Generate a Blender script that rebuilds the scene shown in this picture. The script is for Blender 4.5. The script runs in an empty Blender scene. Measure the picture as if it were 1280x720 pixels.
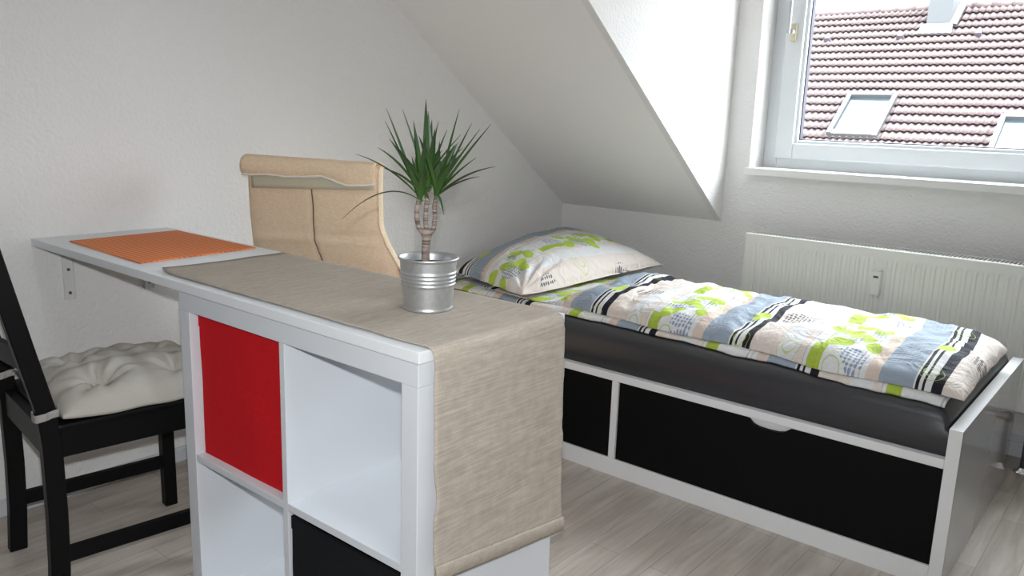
import bpy, bmesh, math, random
from mathutils import Vector, Matrix, noise
random.seed(4)
scene = bpy.context.scene
COL = scene.collection
V = Vector

# ------------------------------------------------------------------ materials
def new_mat(name):
    m = bpy.data.materials.new(name); m.use_nodes = True
    nt = m.node_tree; b = nt.nodes['Principled BSDF']
    return m, nt, b

def nd(nt, typ, **kw):
    n = nt.nodes.new(typ)
    for k, v in kw.items():
        if k.startswith('_'): n.inputs[k[1:].replace('_', ' ')].default_value = v
        else: setattr(n, k, v)
    return n

def math_n(nt, op, a, b=None, c=None, clamp=False):
    n = nt.nodes.new('ShaderNodeMath'); n.operation = op; n.use_clamp = clamp
    for i, x in enumerate((a, b, c)):
        if x is None: continue
        if isinstance(x, (int, float)): n.inputs[i].default_value = x
        else: nt.links.new(x, n.inputs[i])
    return n.outputs[0]

def mix_n(nt, fac, a, b):
    n = nt.nodes.new('ShaderNodeMix'); n.data_type = 'RGBA'
    for i, x in ((0, fac), (6, a), (7, b)):
        if isinstance(x, (int, float)): n.inputs[i].default_value = x
        elif isinstance(x, tuple): n.inputs[i].default_value = (*x, 1) if len(x) == 3 else x
        else: nt.links.new(x, n.inputs[i])
    return n.outputs[2]

def plain(name, col, rough=.5, metal=0., spec=.5, bump=None, var=0.):
    """bump = (scale, strength, distance)"""
    m, nt, b = new_mat(name)
    b.inputs['Base Color'].default_value = (*col, 1)
    b.inputs['Roughness'].default_value = rough
    b.inputs['Metallic'].default_value = metal
    b.inputs['Specular IOR Level'].default_value = spec
    tc = nd(nt, 'ShaderNodeTexCoord')
    if var:
        n = nd(nt, 'ShaderNodeTexNoise', _Scale=9., _Detail=4.)
        nt.links.new(tc.outputs['Object'], n.inputs['Vector'])
        c = mix_n(nt, n.outputs[0], tuple(x * (1 - var) for x in col), tuple(min(1, x * (1 + var)) for x in col))
        nt.links.new(c, b.inputs['Base Color'])
    if bump:
        n = nd(nt, 'ShaderNodeTexNoise', _Scale=bump[0], _Detail=3.)
        nt.links.new(tc.outputs['Object'], n.inputs['Vector'])
        bp = nd(nt, 'ShaderNodeBump', _Strength=bump[1], _Distance=bump[2])
        nt.links.new(n.outputs[0], bp.inputs['Height'])
        nt.links.new(bp.outputs[0], b.inputs['Normal'])
    return m

def fabric(name, col, sx=700., sy=700., var=.12, rough=.9, bump=.25, streak=None, sheen=0.):
    """woven cloth: two crossed fine noises; streak=(vector scale) adds drawn-out slubs"""
    m, nt, b = new_mat(name)
    tc = nd(nt, 'ShaderNodeTexCoord')
    def nz(scale3, sc, det=2.):
        mp = nd(nt, 'ShaderNodeMapping'); mp.inputs['Scale'].default_value = scale3
        nt.links.new(tc.outputs['Object'], mp.inputs[0])
        n = nd(nt, 'ShaderNodeTexNoise', _Scale=sc, _Detail=det)
        nt.links.new(mp.outputs[0], n.inputs['Vector']); return n.outputs[0]
    a = nz((1, .12, .12), sx); c = nz((.12, 1, 1), sy)
    h = math_n(nt, 'ADD', a, c)
    fac = math_n(nt, 'SUBTRACT', h, .5, clamp=True)
    if streak:
        s = nz(streak, 60., 4.)
        fac = math_n(nt, 'MULTIPLY_ADD', math_n(nt, 'SUBTRACT', s, .5), 2.2, fac, clamp=True)
    colr = mix_n(nt, fac, tuple(x * (1 - var) for x in col), tuple(min(1, x * (1 + var)) for x in col))
    nt.links.new(colr, b.inputs['Base Color'])
    b.inputs['Roughness'].default_value = rough
    b.inputs['Specular IOR Level'].default_value = .2
    if sheen: b.inputs['Sheen Weight'].default_value = sheen
    bp = nd(nt, 'ShaderNodeBump', _Strength=bump, _Distance=.001)
    nt.links.new(h, bp.inputs['Height']); nt.links.new(bp.outputs[0], b.inputs['Normal'])
    return m

M = {}
def wall_mat():
    m, nt, b = new_mat('roughcast_white_paint')
    tc = nd(nt, 'ShaderNodeTexCoord')
    n1 = nd(nt, 'ShaderNodeTexNoise', _Scale=75., _Detail=3., _Roughness=.6)
    n2 = nd(nt, 'ShaderNodeTexVoronoi', _Scale=95.)
    for n in (n1, n2): nt.links.new(tc.outputs['Object'], n.inputs['Vector'])
    h = math_n(nt, 'MULTIPLY_ADD', n2.outputs['Distance'], -.5, n1.outputs[0])
    bp = nd(nt, 'ShaderNodeBump', _Strength=.6, _Distance=.0045)
    nt.links.new(h, bp.inputs['Height']); nt.links.new(bp.outputs[0], b.inputs['Normal'])
    b.inputs['Base Color'].default_value = (.81, .80, .785, 1)
    b.inputs['Roughness'].default_value = .9
    b.inputs['Specular IOR Level'].default_value = .15
    return m
M['wall'] = wall_mat()
M['ceil'] = plain('white_ceiling_paint', (.89, .88, .87), .9, spec=.15, bump=(60., .25, .002))
M['white'] = plain('white_melamine', (.62, .64, .67), .35, spec=.4)
M['tabletop'] = plain('white_table_laminate', (.73, .745, .76), .4, spec=.4)
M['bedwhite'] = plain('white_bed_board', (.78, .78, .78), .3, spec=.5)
M['gloss'] = plain('glossy_bed_panel_shaded', (.37, .37, .365), .09, spec=.9)  # white panel coloured grey, so its shade sits in the base colour
M['blackpanel'] = plain('black_drawer_front', (.004, .004, .004), .6, spec=.12)
M['recess'] = plain('white_grip_recess', (.8, .8, .82), .4)
M['bracket'] = plain('white_enamelled_bracket', (.72, .72, .70), .45)
M['screw'] = plain('grey_screw', (.18, .17, .16), .4, metal=.8)
M['blackwood'] = plain('black_painted_wood', (.0035, .0037, .0038), .45, spec=.16, bump=(40., .1, .001))
M['pvc'] = plain('white_window_plastic', (.76, .79, .81), .3)
M['sill'] = plain('white_marble_sill', (.84, .84, .82), .35)
M['gasket'] = plain('dark_window_gasket', (.03, .03, .05), .6)
M['handlewhite'] = plain('white_handle', (.5, .51, .52), .3)
M['brass'] = plain('cream_brass_plate', (.62, .55, .38), .35, metal=.3)
M['radiator'] = plain('cream_white_radiator_enamel', (.76, .755, .72), .35, spec=.5)
M['raddark'] = plain('radiator_slot_shade', (.012, .012, .012), .8)  # near-black colour standing for shade inside the grille
M['meter'] = plain('light_grey_plastic', (.72, .73, .71), .4)
M['lcd'] = plain('dark_display', (.02, .02, .02), .2)
M['chrome'] = plain('chrome_pipe', (.75, .75, .74), .22, metal=1.)
M['copper'] = plain('aged_brass_valve', (.22, .15, .11), .4, metal=.8)
M['rosette'] = plain('steel_rosette', (.72, .72, .72), .25, metal=.9)
M['pipe'] = plain('grey_painted_pipe', (.10, .10, .11), .4)
M['socket'] = plain('cream_socket_plastic', (.70, .66, .56), .4)
M['socketdark'] = plain('socket_holes', (.03, .03, .03), .6)
M['redcloth'] = fabric('red_canvas', (.52, .007, .012), var=.18, bump=.3)
M['blackcloth'] = fabric('black_canvas', (.006, .007, .009), var=.3, bump=.3)
M['runner'] = fabric('taupe_linen_runner', (.385, .335, .28), var=.16, bump=.3, streak=(4.2, .20, 4.2), sx=420., sy=420.)
M['hem'] = fabric('taupe_linen_hem', (.36, .31, .255), var=.2, bump=.5, sx=380., sy=380.)
M['cushion'] = fabric('cream_cotton_cushion', (.46, .43, .385), var=.06, bump=.15)
M['tie'] = fabric('grey_cotton_tie', (.34, .32, .30), var=.1, bump=.2)
M['armchair'] = fabric('sand_linen_armchair', (.82, .635, .445), var=.09, bump=.3, sx=420., sy=420., streak=(1.4, 1.4, 7.))
M['velcro'] = fabric('pale_olive_fastener', (.56, .52, .39), var=.06, bump=.15)
M['piping'] = fabric('cream_piping', (.82, .76, .68), var=.05)
M['seam'] = plain('dark_brown_seam', (.10, .065, .045), .9)
M['birch'] = plain('birch_veneer', (.62, .42, .23), .4, var=.12)
M['soil'] = plain('dark_potting_soil', (.035, .022, .018), 1., spec=.1, bump=(120., 1., .006), var=.4)
M['sheet'] = plain('dark_grey_satin_sheet', (.019, .019, .023), .38, spec=.75, bump=(18., .12, .004))
M['render_wall'] = plain('pale_house_render', (.06, .057, .054), .9)
M['flash_metal'] = plain('light_lead_flashing', (.050, .053, .055), .5)
M['chimney'] = plain('white_chimney_render', (.055, .058, .061), .8)
M['roofglass'] = plain('skylight_glass', (.022, .03, .034), .12, spec=.5)
M['vent'] = plain('dark_vent_tile', (.05, .04, .05), .8)

def zinc_mat():
    m, nt, b = new_mat('galvanised_zinc')
    tc = nd(nt, 'ShaderNodeTexCoord')
    n = nd(nt, 'ShaderNodeTexVoronoi', _Scale=140.)
    nt.links.new(tc.outputs['Object'], n.inputs['Vector'])
    c = mix_n(nt, n.outputs['Color'], (.50, .51, .52), (.58, .59, .60))
    nt.links.new(c, b.inputs['Base Color'])
    b.inputs['Metallic'].default_value = .85; b.inputs['Roughness'].default_value = .42
    return m
M['zinc'] = zinc_mat()

def floor_mat():
    m, nt, b = new_mat('pale_oak_laminate')
    tc = nd(nt, 'ShaderNodeTexCoord')
    mp = nd(nt, 'ShaderNodeMapping'); mp.inputs['Rotation'].default_value = (0, 0, math.pi / 2)
    nt.links.new(tc.outputs['Object'], mp.inputs[0])
    br = nd(nt, 'ShaderNodeTexBrick', offset=.37, offset_frequency=2)
    br.inputs['Color1'].default_value = (.43, .385, .34, 1); br.inputs['Color2'].default_value = (.55, .50, .45, 1)
    br.inputs['Mortar'].default_value = (.33, .29, .255, 1)
    br.inputs['Scale'].default_value = 1.; br.inputs['Mortar Size'].default_value = .0012
    br.inputs['Brick Width'].default_value = .62; br.inputs['Row Height'].default_value = .096
    nt.links.new(mp.outputs[0], br.inputs['Vector'])
    mp2 = nd(nt, 'ShaderNodeMapping'); mp2.inputs['Scale'].default_value = (14., 1.3, 1.)
    nt.links.new(tc.outputs['Object'], mp2.inputs[0])
    n = nd(nt, 'ShaderNodeTexNoise', _Scale=2.2, _Detail=7., _Roughness=.62, _Distortion=.8)
    nt.links.new(mp2.outputs[0], n.inputs['Vector'])
    g = nd(nt, 'ShaderNodeValToRGB'); g.color_ramp.elements[0].position = .30; g.color_ramp.elements[1].position = .72
    g.color_ramp.elements[0].color = (.72, .68, .64, 1); g.color_ramp.elements[1].color = (1.2, 1.2, 1.2, 1)
    nt.links.new(n.outputs[0], g.inputs[0])
    mx = nd(nt, 'ShaderNodeMix', data_type='RGBA', blend_type='MULTIPLY'); mx.inputs[0].default_value = .85
    nt.links.new(br.outputs['Color'], mx.inputs[6]); nt.links.new(g.outputs[0], mx.inputs[7])
    nt.links.new(mx.outputs[2], b.inputs['Base Color'])
    b.inputs['Roughness'].default_value = .38; b.inputs['Specular IOR Level'].default_value = .45
    bp = nd(nt, 'ShaderNodeBump', _Strength=.12, _Distance=.002)
    nt.links.new(n.outputs[0], bp.inputs['Height']); nt.links.new(bp.outputs[0], b.inputs['Normal'])
    return m
M['floor'] = floor_mat()

def placemat_mat():
    m, nt, b = new_mat('orange_woven_placemat')
    tc = nd(nt, 'ShaderNodeTexCoord')
    sp = nd(nt, 'ShaderNodeSeparateXYZ'); nt.links.new(tc.outputs['Object'], sp.inputs[0])
    # woven hexagon-like lattice
    P = .0135
    a = math_n(nt, 'SINE', math_n(nt, 'MULTIPLY', math_n(nt, 'ADD', sp.outputs[0], math_n(nt, 'MULTIPLY', sp.outputs[1], .58)), 2 * math.pi / P / 1.3))
    c = math_n(nt, 'SINE', math_n(nt, 'MULTIPLY', math_n(nt, 'SUBTRACT', sp.outputs[0], math_n(nt, 'MULTIPLY', sp.outputs[1], .58)), 2 * math.pi / P / 1.3))
    d = math_n(nt, 'MULTIPLY', a, c)
    f = math_n(nt, 'MULTIPLY_ADD', d, .5, .5, clamp=True)
    r = nd(nt, 'ShaderNodeValToRGB'); r.color_ramp.elements[0].position = .25; r.color_ramp.elements[1].position = .6
    r.color_ramp.elements[0].color = (.50, .105, .022, 1); r.color_ramp.elements[1].color = (.86, .26, .065, 1)
    nt.links.new(f, r.inputs[0]); nt.links.new(r.outputs[0], b.inputs['Base Color'])
    b.inputs['Roughness'].default_value = .7
    bp = nd(nt, 'ShaderNodeBump', _Strength=.5, _Distance=.0015)
    nt.links.new(f, bp.inputs['Height']); nt.links.new(bp.outputs[0], b.inputs['Normal'])
    return m
M['placemat'] = placemat_mat()
M['placemat_edge'] = plain('dark_orange_edge', (.40, .07, .025), .8)

def tile_mat():
    m, nt, b = new_mat('weathered_clay_roof_tiles')
    tc = nd(nt, 'ShaderNodeTexCoord')
    n = nd(nt, 'ShaderNodeTexNoise', _Scale=1.1, _Detail=5.)
    n2 = nd(nt, 'ShaderNodeTexVoronoi', _Scale=6.)
    for k in (n, n2): nt.links.new(tc.outputs['Object'], k.inputs['Vector'])
    c1 = mix_n(nt, n.outputs[0], (.078, .052, .054), (.103, .079, .083))
    s = nd(nt, 'ShaderNodeSeparateColor'); nt.links.new(n2.outputs['Color'], s.inputs[0])
    c2 = mix_n(nt, math_n(nt, 'MULTIPLY', s.outputs[0], .4), c1, (.105, .085, .065))
    nt.links.new(c2, b.inputs['Base Color']); b.inputs['Roughness'].default_value = .8
    return m
M['tiles'] = tile_mat()
M['tileshadow'] = plain('dark_under_tile_felt', (.05, .03, .035), .9)

def leaf_mat():
    m, nt, b = new_mat('dragon_tree_leaf')
    tc = nd(nt, 'ShaderNodeTexCoord'); uv = nd(nt, 'ShaderNodeUVMap')
    sp = nd(nt, 'ShaderNodeSeparateXYZ'); nt.links.new(uv.outputs[0], sp.inputs[0])
    e = math_n(nt, 'ABSOLUTE', math_n(nt, 'SUBTRACT', sp.outputs[0], .5))
    e = math_n(nt, 'MULTIPLY', math_n(nt, 'SUBTRACT', e, .38), 9., clamp=True)
    g = mix_n(nt, sp.outputs[1], (.045, .125, .016), (.014, .042, .016))
    c = mix_n(nt, e, g, (.055, .022, .025))
    nt.links.new(c, b.inputs['Base Color']); b.inputs['Roughness'].default_value = .42
    return m
M['leaf'] = leaf_mat()
def bark_mat():
    m, nt, b = new_mat('ringed_grey_brown_bark')
    tc = nd(nt, 'ShaderNodeTexCoord')
    mp = nd(nt, 'ShaderNodeMapping'); mp.inputs['Scale'].default_value = (.3, .3, 5.)
    nt.links.new(tc.outputs['Object'], mp.inputs[0])
    n = nd(nt, 'ShaderNodeTexNoise', _Scale=42., _Detail=3.)
    nt.links.new(mp.outputs[0], n.inputs['Vector'])
    r = nd(nt, 'ShaderNodeValToRGB'); r.color_ramp.elements[0].position = .38; r.color_ramp.elements[1].position = .6
    r.color_ramp.elements[0].color = (.10, .07, .06, 1); r.color_ramp.elements[1].color = (.33, .27, .23, 1)
    nt.links.new(n.outputs[0], r.inputs[0]); nt.links.new(r.outputs[0], b.inputs['Base Color'])
    bp = nd(nt, 'ShaderNodeBump', _Strength=.7, _Distance=.002)
    nt.links.new(n.outputs[0], bp.inputs['Height']); nt.links.new(bp.outputs[0], b.inputs['Normal'])
    b.inputs['Roughness'].default_value = .85
    return m
M['bark'] = bark_mat()

def bedding_mat(name, period=.545, phase=0., seed=0., flip=False):
    """striped, blossoming bed linen; runs on the UV map (u, v in metres)"""
    m, nt, b = new_mat(name)
    uv = nd(nt, 'ShaderNodeUVMap')
    nz = nd(nt, 'ShaderNodeTexNoise', _Scale=7., _Detail=2.)
    nt.links.new(uv.outputs[0], nz.inputs['Vector'])
    sp = nd(nt, 'ShaderNodeSeparateXYZ'); nt.links.new(uv.outputs[0], sp.inputs[0])
    U, W = sp.outputs[0], sp.outputs[1]
    u = math_n(nt, 'MULTIPLY_ADD', math_n(nt, 'SUBTRACT', nz.outputs[0], .5), .012, U)
    t = math_n(nt, 'FRACT', math_n(nt, 'DIVIDE', math_n(nt, 'ADD', u, phase), period))
    cream = (.68, .605, .55); white = (.68, .68, .68); blue = (.30, .355, .42); peach = (.63, .52, .445)
    black = (.012, .012, .02); lime = (.42, .54, .06); ltblue = (.56, .64, .72); grey = (.42, .41, .42)
    stops = [(0, cream), (.022, black), (.070, white), (.098, black), (.113, white), (.128, black), (.143, white),
             (.150, blue), (.31, peach), (.375, white), (.40, grey), (.405, white), (.425, grey), (.431, white),
             (.60, white), (.615, lime), (.620, white), (.635, lime), (.642, white), (.70, grey), (.706, cream), (.75, white), (.86, cream)]
    r = nd(nt, 'ShaderNodeValToRGB'); r.color_ramp.interpolation = 'CONSTANT'
    while len(r.color_ramp.elements) < len(stops): r.color_ramp.elements.new(.5)
    for e, (p, c) in zip(r.color_ramp.elements, stops): e.position = p; e.color = (*c, 1)
    nt.links.new(t, r.inputs[0]); col = r.outputs[0]
    def win(lo, hi, x=None):
        x = x or t
        return math_n(nt, 'MULTIPLY', math_n(nt, 'GREATER_THAN', x, lo), math_n(nt, 'LESS_THAN', x, hi))
    # alternate rows along v (motif blocks)
    fv = math_n(nt, 'FRACT', math_n(nt, 'ADD', math_n(nt, 'DIVIDE', W, .42), .15 + seed))
    def leaf(cu, cv, ru, rv, ang):
        """mask of one ellipse in (t*period, fv*.42) space"""
        a = math_n(nt, 'SUBTRACT', math_n(nt, 'MULTIPLY', t, period), cu)
        c = math_n(nt, 'SUBTRACT', math_n(nt, 'MULTIPLY', fv, .42), cv)
        ca, sa = math.cos(ang), math.sin(ang)
        p = math_n(nt, 'DIVIDE', math_n(nt, 'ADD', math_n(nt, 'MULTIPLY', a, ca), math_n(nt, 'MULTIPLY', c, sa)), ru)
        q = math_n(nt, 'DIVIDE', math_n(nt, 'SUBTRACT', math_n(nt, 'MULTIPLY', c, ca), math_n(nt, 'MULTIPLY', a, sa)), rv)
        return math_n(nt, 'ADD', math_n(nt, 'MULTIPLY', p, p), math_n(nt, 'MULTIPLY', q, q))
    # lime block
    blk = math_n(nt, 'MULTIPLY', win(.61, .685), win(.0, .36, fv))
    col = mix_n(nt, math_n(nt, 'MULTIPLY', blk, .95), col, (.36, .47, .035))
    # blossoms and leaves
    for (cu, cv, ru, rv, an) in [(.275, .25, .050, .032, .5), (.315, .17, .048, .028, -.7), (.235, .33, .044, .030, 1.2),
                                 (.350, .28, .034, .026, .1), (.29, .36, .042, .026, -.3), (.225, .19, .034, .022, .9), (.062, .3, .022, .044, .2), (.31, .30, .03, .03, 0.)]:
        e = leaf(cu, cv, ru, rv, an)
        mk = math_n(nt, 'LESS_THAN', math_n(nt, 'MULTIPLY_ADD', math_n(nt, 'SUBTRACT', nz.outputs[0], .5), .5, e), .8)
        col = mix_n(nt, mk, col, (.44, .57, .085))
    # outlined blossom rings
    for (cu, cv, ru) in [(.20, .27, .035), (.44, .12, .04), (.055, .13, .035), (.30, .08, .045)]:
        e = leaf(cu, cv, ru, ru * .8, .3)
        mk = math_n(nt, 'LESS_THAN', math_n(nt, 'ABSOLUTE', math_n(nt, 'SUBTRACT', math_n(nt, 'FRACT', math_n(nt, 'MULTIPLY', e, 1.7)), .5)), .07)
        mk = math_n(nt, 'MULTIPLY', mk, math_n(nt, 'LESS_THAN', e, 1.2))
        col = mix_n(nt, math_n(nt, 'MULTIPLY', mk, .75), col, (.42, .55, .08))
    # dotted patches
    vo = nd(nt, 'ShaderNodeTexVoronoi', _Scale=85., _Randomness=.25)
    nt.links.new(uv.outputs[0], vo.inputs['Vector'])
    dot = math_n(nt, 'LESS_THAN', vo.outputs['Distance'], .38)
    for (cu, cv, ru, rv, an, c) in [(.315, .235, .052, .036, .3, (.17, .24, .42)), (.255, .12, .046, .034, .8, (.20, .28, .45)), (.24, .30, .03, .026, .2, (.20, .28, .40)),
                                    (.125, .2, .035, .07, 0., (.26, .30, .36)), (.50, .33, .05, .05, 0., (.06, .07, .09))]:
        e = leaf(cu, cv, ru, rv, an)
        mk = math_n(nt, 'MULTIPLY', math_n(nt, 'LESS_THAN', e, 1.), dot)
        col = mix_n(nt, math_n(nt, 'MULTIPLY', mk, .9), col, c)
    nt.links.new(col, b.inputs['Base Color'])
    b.inputs['Roughness'].default_value = .75; b.inputs['Specular IOR Level'].default_value = .25
    tc = nd(nt, 'ShaderNodeTexCoord')
    n = nd(nt, 'ShaderNodeTexNoise', _Scale=16., _Detail=5., _Distortion=1.2)
    nt.links.new(tc.outputs['Object'], n.inputs['Vector'])
    bp = nd(nt, 'ShaderNodeBump', _Strength=.6, _Distance=.02)
    nt.links.new(n.outputs[0], bp.inputs['Height']); nt.links.new(bp.outputs[0], b.inputs['Normal'])
    return m
M['duvet'] = bedding_mat('patterned_duvet_cotton')
M['pillow'] = bedding_mat('patterned_pillow_cotton', period=.48, phase=.0, seed=.3)

def glass_mat():
    m, nt, b = new_mat('window_glass')
    nt.nodes.remove(b)
    out = nt.nodes['Material Output']
    tr = nd(nt, 'ShaderNodeBsdfTransparent'); tr.inputs[0].default_value = (.97, .985, .99, 1)
    gl = nd(nt, 'ShaderNodeBsdfGlossy'); gl.inputs['Roughness'].default_value = .02
    mx = nt.nodes.new('ShaderNodeMixShader'); mx.inputs[0].default_value = .03
    nt.links.new(tr.outputs[0], mx.inputs[1]); nt.links.new(gl.outputs[0], mx.inputs[2]); nt.links.new(mx.outputs[0], out.inputs[0])
    return m
M['glass'] = glass_mat()

# ------------------------------------------------------------------ mesh helpers
def link_bm(name, bm, mat, parent=None, smooth=False, loc=None):
    """verts are in world metres; the object's origin goes to its parent's base (or loc)"""
    o0 = V((0, 0, 0))
    if parent is not None: o0 = world_loc(parent)
    elif loc is not None: o0 = V(loc)
    bmesh.ops.translate(bm, verts=bm.verts, vec=-o0)
    bmesh.ops.recalc_face_normals(bm, faces=bm.faces)
    me = bpy.data.meshes.new(name); bm.to_mesh(me); bm.free()
    if isinstance(mat, (list, tuple)):
        for k in mat: me.materials.append(M[k])
    else: me.materials.append(M[mat])
    if smooth:
        for p in me.polygons: p.use_smooth = True
    o = bpy.data.objects.new(name, me); COL.objects.link(o)
    if parent is not None: o.parent = parent
    elif loc is not None: o.location = o0
    return o

def world_loc(o):
    v = V(o.location)
    while o.parent is not None: o = o.parent; v = v + V(o.location)
    return v

def thing(name, label, cat, loc, group=None):
    o = bpy.data.objects.new(name, None); COL.objects.link(o)
    o.location = loc; o.empty_display_size = .1
    o['label'] = label; o['category'] = cat
    if group: o['group'] = group
    return o
def tag(o, label, cat, group=None):
    o['label'] = label; o['category'] = cat
    if group: o['group'] = group
    return o
def struct(o): o['kind'] = 'structure'; return o

def box(bm, x0, x1, y0, y1, z0, z1, bev=0., seg=2, T=None):
    r = bmesh.ops.create_cube(bm, size=1.)
    vs = r['verts']
    for v in vs:
        v.co = V(((x0 + x1) / 2 + v.co.x * (x1 - x0), (y0 + y1) / 2 + v.co.y * (y1 - y0), (z0 + z1) / 2 + v.co.z * (z1 - z0)))
    if bev > 0:
        es = list({e for v in vs for e in v.link_edges})
        rr = bmesh.ops.bevel(bm, geom=es, offset=bev, segments=seg, affect='EDGES', profile=.6)
        vs = list({v for f in rr['faces'] for v in f.verts} | {v for v in vs if v.is_valid})
    if T:
        for v in vs: v.co = T(v.co)
    return vs

def B(name, mat, parent, *dims, bev=.0015, T=None, smooth=False):
    bm = bmesh.new(); box(bm, *dims, bev=bev, T=T)
    return link_bm(name, bm, mat, parent, smooth)

def hexa(bm, pts):
    """8 points: bottom 4 ccw, top 4 ccw"""
    v = [bm.verts.new(p) for p in pts]
    for f in ((0, 3, 2, 1), (4, 5, 6, 7), (0, 1, 5, 4), (1, 2, 6, 5), (2, 3, 7, 6), (3, 0, 4, 7)): bm.faces.new([v[i] for i in f])
    return v

def tube(bm, pts, rad, n=12, cap=True):
    pts = [V(p) for p in pts]
    rads = rad if isinstance(rad, (list, tuple)) else [rad] * len(pts)
    rings = []
    up = V((0, 0, 1)); tot = pts[-1] - pts[0]; vert = abs(tot.z) > .6 * tot.length
    for i, p in enumerate(pts):
        d = (pts[min(i + 1, len(pts) - 1)] - pts[max(i - 1, 0)]).normalized()
        a = d.cross(V((1, .01, 0)) if vert else up)
        if a.length < .05: a = d.cross(V((0, 1, 0)) if vert else V((1, 0, 0)))
        a.normalize(); c = d.cross(a).normalized()
        rings.append([bm.verts.new(p + (a * math.cos(2 * math.pi * k / n) + c * math.sin(2 * math.pi * k / n)) * rads[i]) for k in range(n)])
    for r0, r1 in zip(rings, rings[1:]):
        for k in range(n): bm.faces.new((r0[k], r0[(k + 1) % n], r1[(k + 1) % n], r1[k]))
    if cap: bm.faces.new(rings[0][::-1]); bm.faces.new(rings[-1])
    return rings

def lathe(bm, prof, c, n=48):
    """prof: list of (r, z); closed when r = 0 at the ends"""
    rings = []
    for r, z in prof:
        if r < 1e-6: rings.append([bm.verts.new((c[0], c[1], c[2] + z))])
        else: rings.append([bm.verts.new((c[0] + r * math.cos(2 * math.pi * k / n), c[1] + r * math.sin(2 * math.pi * k / n), c[2] + z)) for k in range(n)])
    for a, b_ in zip(rings, rings[1:]):
        for k in range(n):
            k2 = (k + 1) % n
            if len(a) == 1: bm.faces.new((a[0], b_[k], b_[k2]))
            elif len(b_) == 1: bm.faces.new((a[k], a[k2], b_[0]))
            else: bm.faces.new((a[k], a[k2], b_[k2], b_[k]))

def ribbon(bm, rows, th=.0015, uv=None):
    """grid of points rows[i][j] given thickness th (closed shell)"""
    R, Cc = len(rows), len(rows[0])
    P = [[V(p) for p in r] for r in rows]
    def nrm(i, j):
        a = P[min(i + 1, R - 1)][j] - P[max(i - 1, 0)][j]; b_ = P[i][min(j + 1, Cc - 1)] - P[i][max(j - 1, 0)]
        n = a.cross(b_); return n.normalized() if n.length > 1e-12 else V((0, 0, 1))
    top = [[bm.verts.new(P[i][j]) for j in range(Cc)] for i in range(R)]
    bot = [[bm.verts.new(P[i][j] - nrm(i, j) * th) for j in range(Cc)] for i in range(R)]
    fs = []
    for i in range(R - 1):
        for j in range(Cc - 1):
            fs.append(bm.faces.new((top[i][j], top[i + 1][j], top[i + 1][j + 1], top[i][j + 1])))
            fs.append(bm.faces.new((bot[i][j], bot[i][j + 1], bot[i + 1][j + 1], bot[i + 1][j])))
    for i in range(R - 1):
        bm.faces.new((top[i][0], bot[i][0], bot[i + 1][0], top[i + 1][0]))
        bm.faces.new((top[i][-1], top[i + 1][-1], bot[i + 1][-1], bot[i][-1]))
    for j in range(Cc - 1):
        bm.faces.new((top[0][j], top[0][j + 1], bot[0][j + 1], bot[0][j]))
        bm.faces.new((top[-1][j], bot[-1][j], bot[-1][j + 1], top[-1][j + 1]))
    return top, bot

def lerp(a, b, t): return a + (b - a) * t
def nz(x, y, z=0., s=1.): return noise.noise(V((x * s, y * s, z * s)))
def sstep(t): t = max(0, min(1, t)); return t * t * (3 - 2 * t)
def interp(tab, x):
    if x <= tab[0][0]: return tab[0][1]
    for (a, b), (c, d) in zip(tab, tab[1:]):
        if x <= c: return lerp(b, d, (x - a) / (c - a))
    return tab[-1][1]

# ------------------------------------------------------------------ the room
RX, RY, RZ = 3.9, -5.0, 2.45
ZK, SL, XC = .751, .721, .891           # knee height, roof slope, dormer cheek
WX0, WX1, WZ0, WZ1 = 1.000, 2.62, .968, 2.22     # window opening

bm = bmesh.new(); box(bm, -.1, RX + .1, RY - .1, .3, -.1, 0.); struct(link_bm('floor', bm, 'floor'))
bm = bmesh.new(); box(bm, -.15, 0, RY - .1, .3, 0, RZ + .1); struct(link_bm('wall_left', bm, 'wall'))
bm = bmesh.new()
box(bm, 0, WX0, 0, .3, 0, RZ + .1); box(bm, WX1, RX, 0, .3, 0, RZ + .1)
box(bm, WX0, WX1, 0, .3, 0, WZ0); box(bm, WX0, WX1, 0, .3, WZ1, RZ + .1)
struct(link_bm('wall_back', bm, 'wall'))
bm = bmesh.new()
box(bm, RX, RX + .15, RY - .1, .3, 0, RZ + .1)
struct(link_bm('wall_right', bm, 'wall'))
bm = bmesh.new()
box(bm, 0, RX, RY - .15, RY, 0, RZ + .1)
struct(link_bm('wall_front', bm, 'wall'))
bm = bmesh.new()
yt = -(RZ - ZK) / SL
KX0, KX1, KY0, KY1 = 1.80, 2.24, -2.95, -2.51      # unseen roof opening, added to light table tops and floor
box(bm, 0, KX0, RY, 0, RZ, RZ + .1); box(bm, KX1, RX, RY, 0, RZ, RZ + .1)
box(bm, KX0, KX1, RY, KY0, RZ, RZ + .1); box(bm, KX0, KX1, KY1, 0, RZ, RZ + .1)
struct(link_bm('ceiling', bm, 'ceil'))
bm = bmesh.new()
for a in ((KX0 - .03, KX0 + .03, KY0 - .03, KY1 + .03), (KX1 - .03, KX1 + .03, KY0 - .03, KY1 + .03), (KX0 + .03, KX1 - .03, KY0 - .03, KY0 + .03), (KX0 + .03, KX1 - .03, KY1 - .03, KY1 + .03)):
    box(bm, *a, RZ + .1002, RZ + .15, bev=.004)
rlw = struct(link_bm('added_roof_light', bm, 'pvc'))  # frame of the added roof opening, out of view
bm = bmesh.new(); box(bm, KX0 + .03, KX1 - .03, KY0 + .03, KY1 - .03, RZ + .12, RZ + .124); link_bm('pane', bm, 'glass', rlw)
bm = bmesh.new()      # sloped part over the bed head
pts = []
for x in (0, XC - .03):
    pts += [(x, 0, ZK), (x, yt, RZ), (x, yt, RZ + .0), (x, 0, ZK + .14)]
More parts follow.
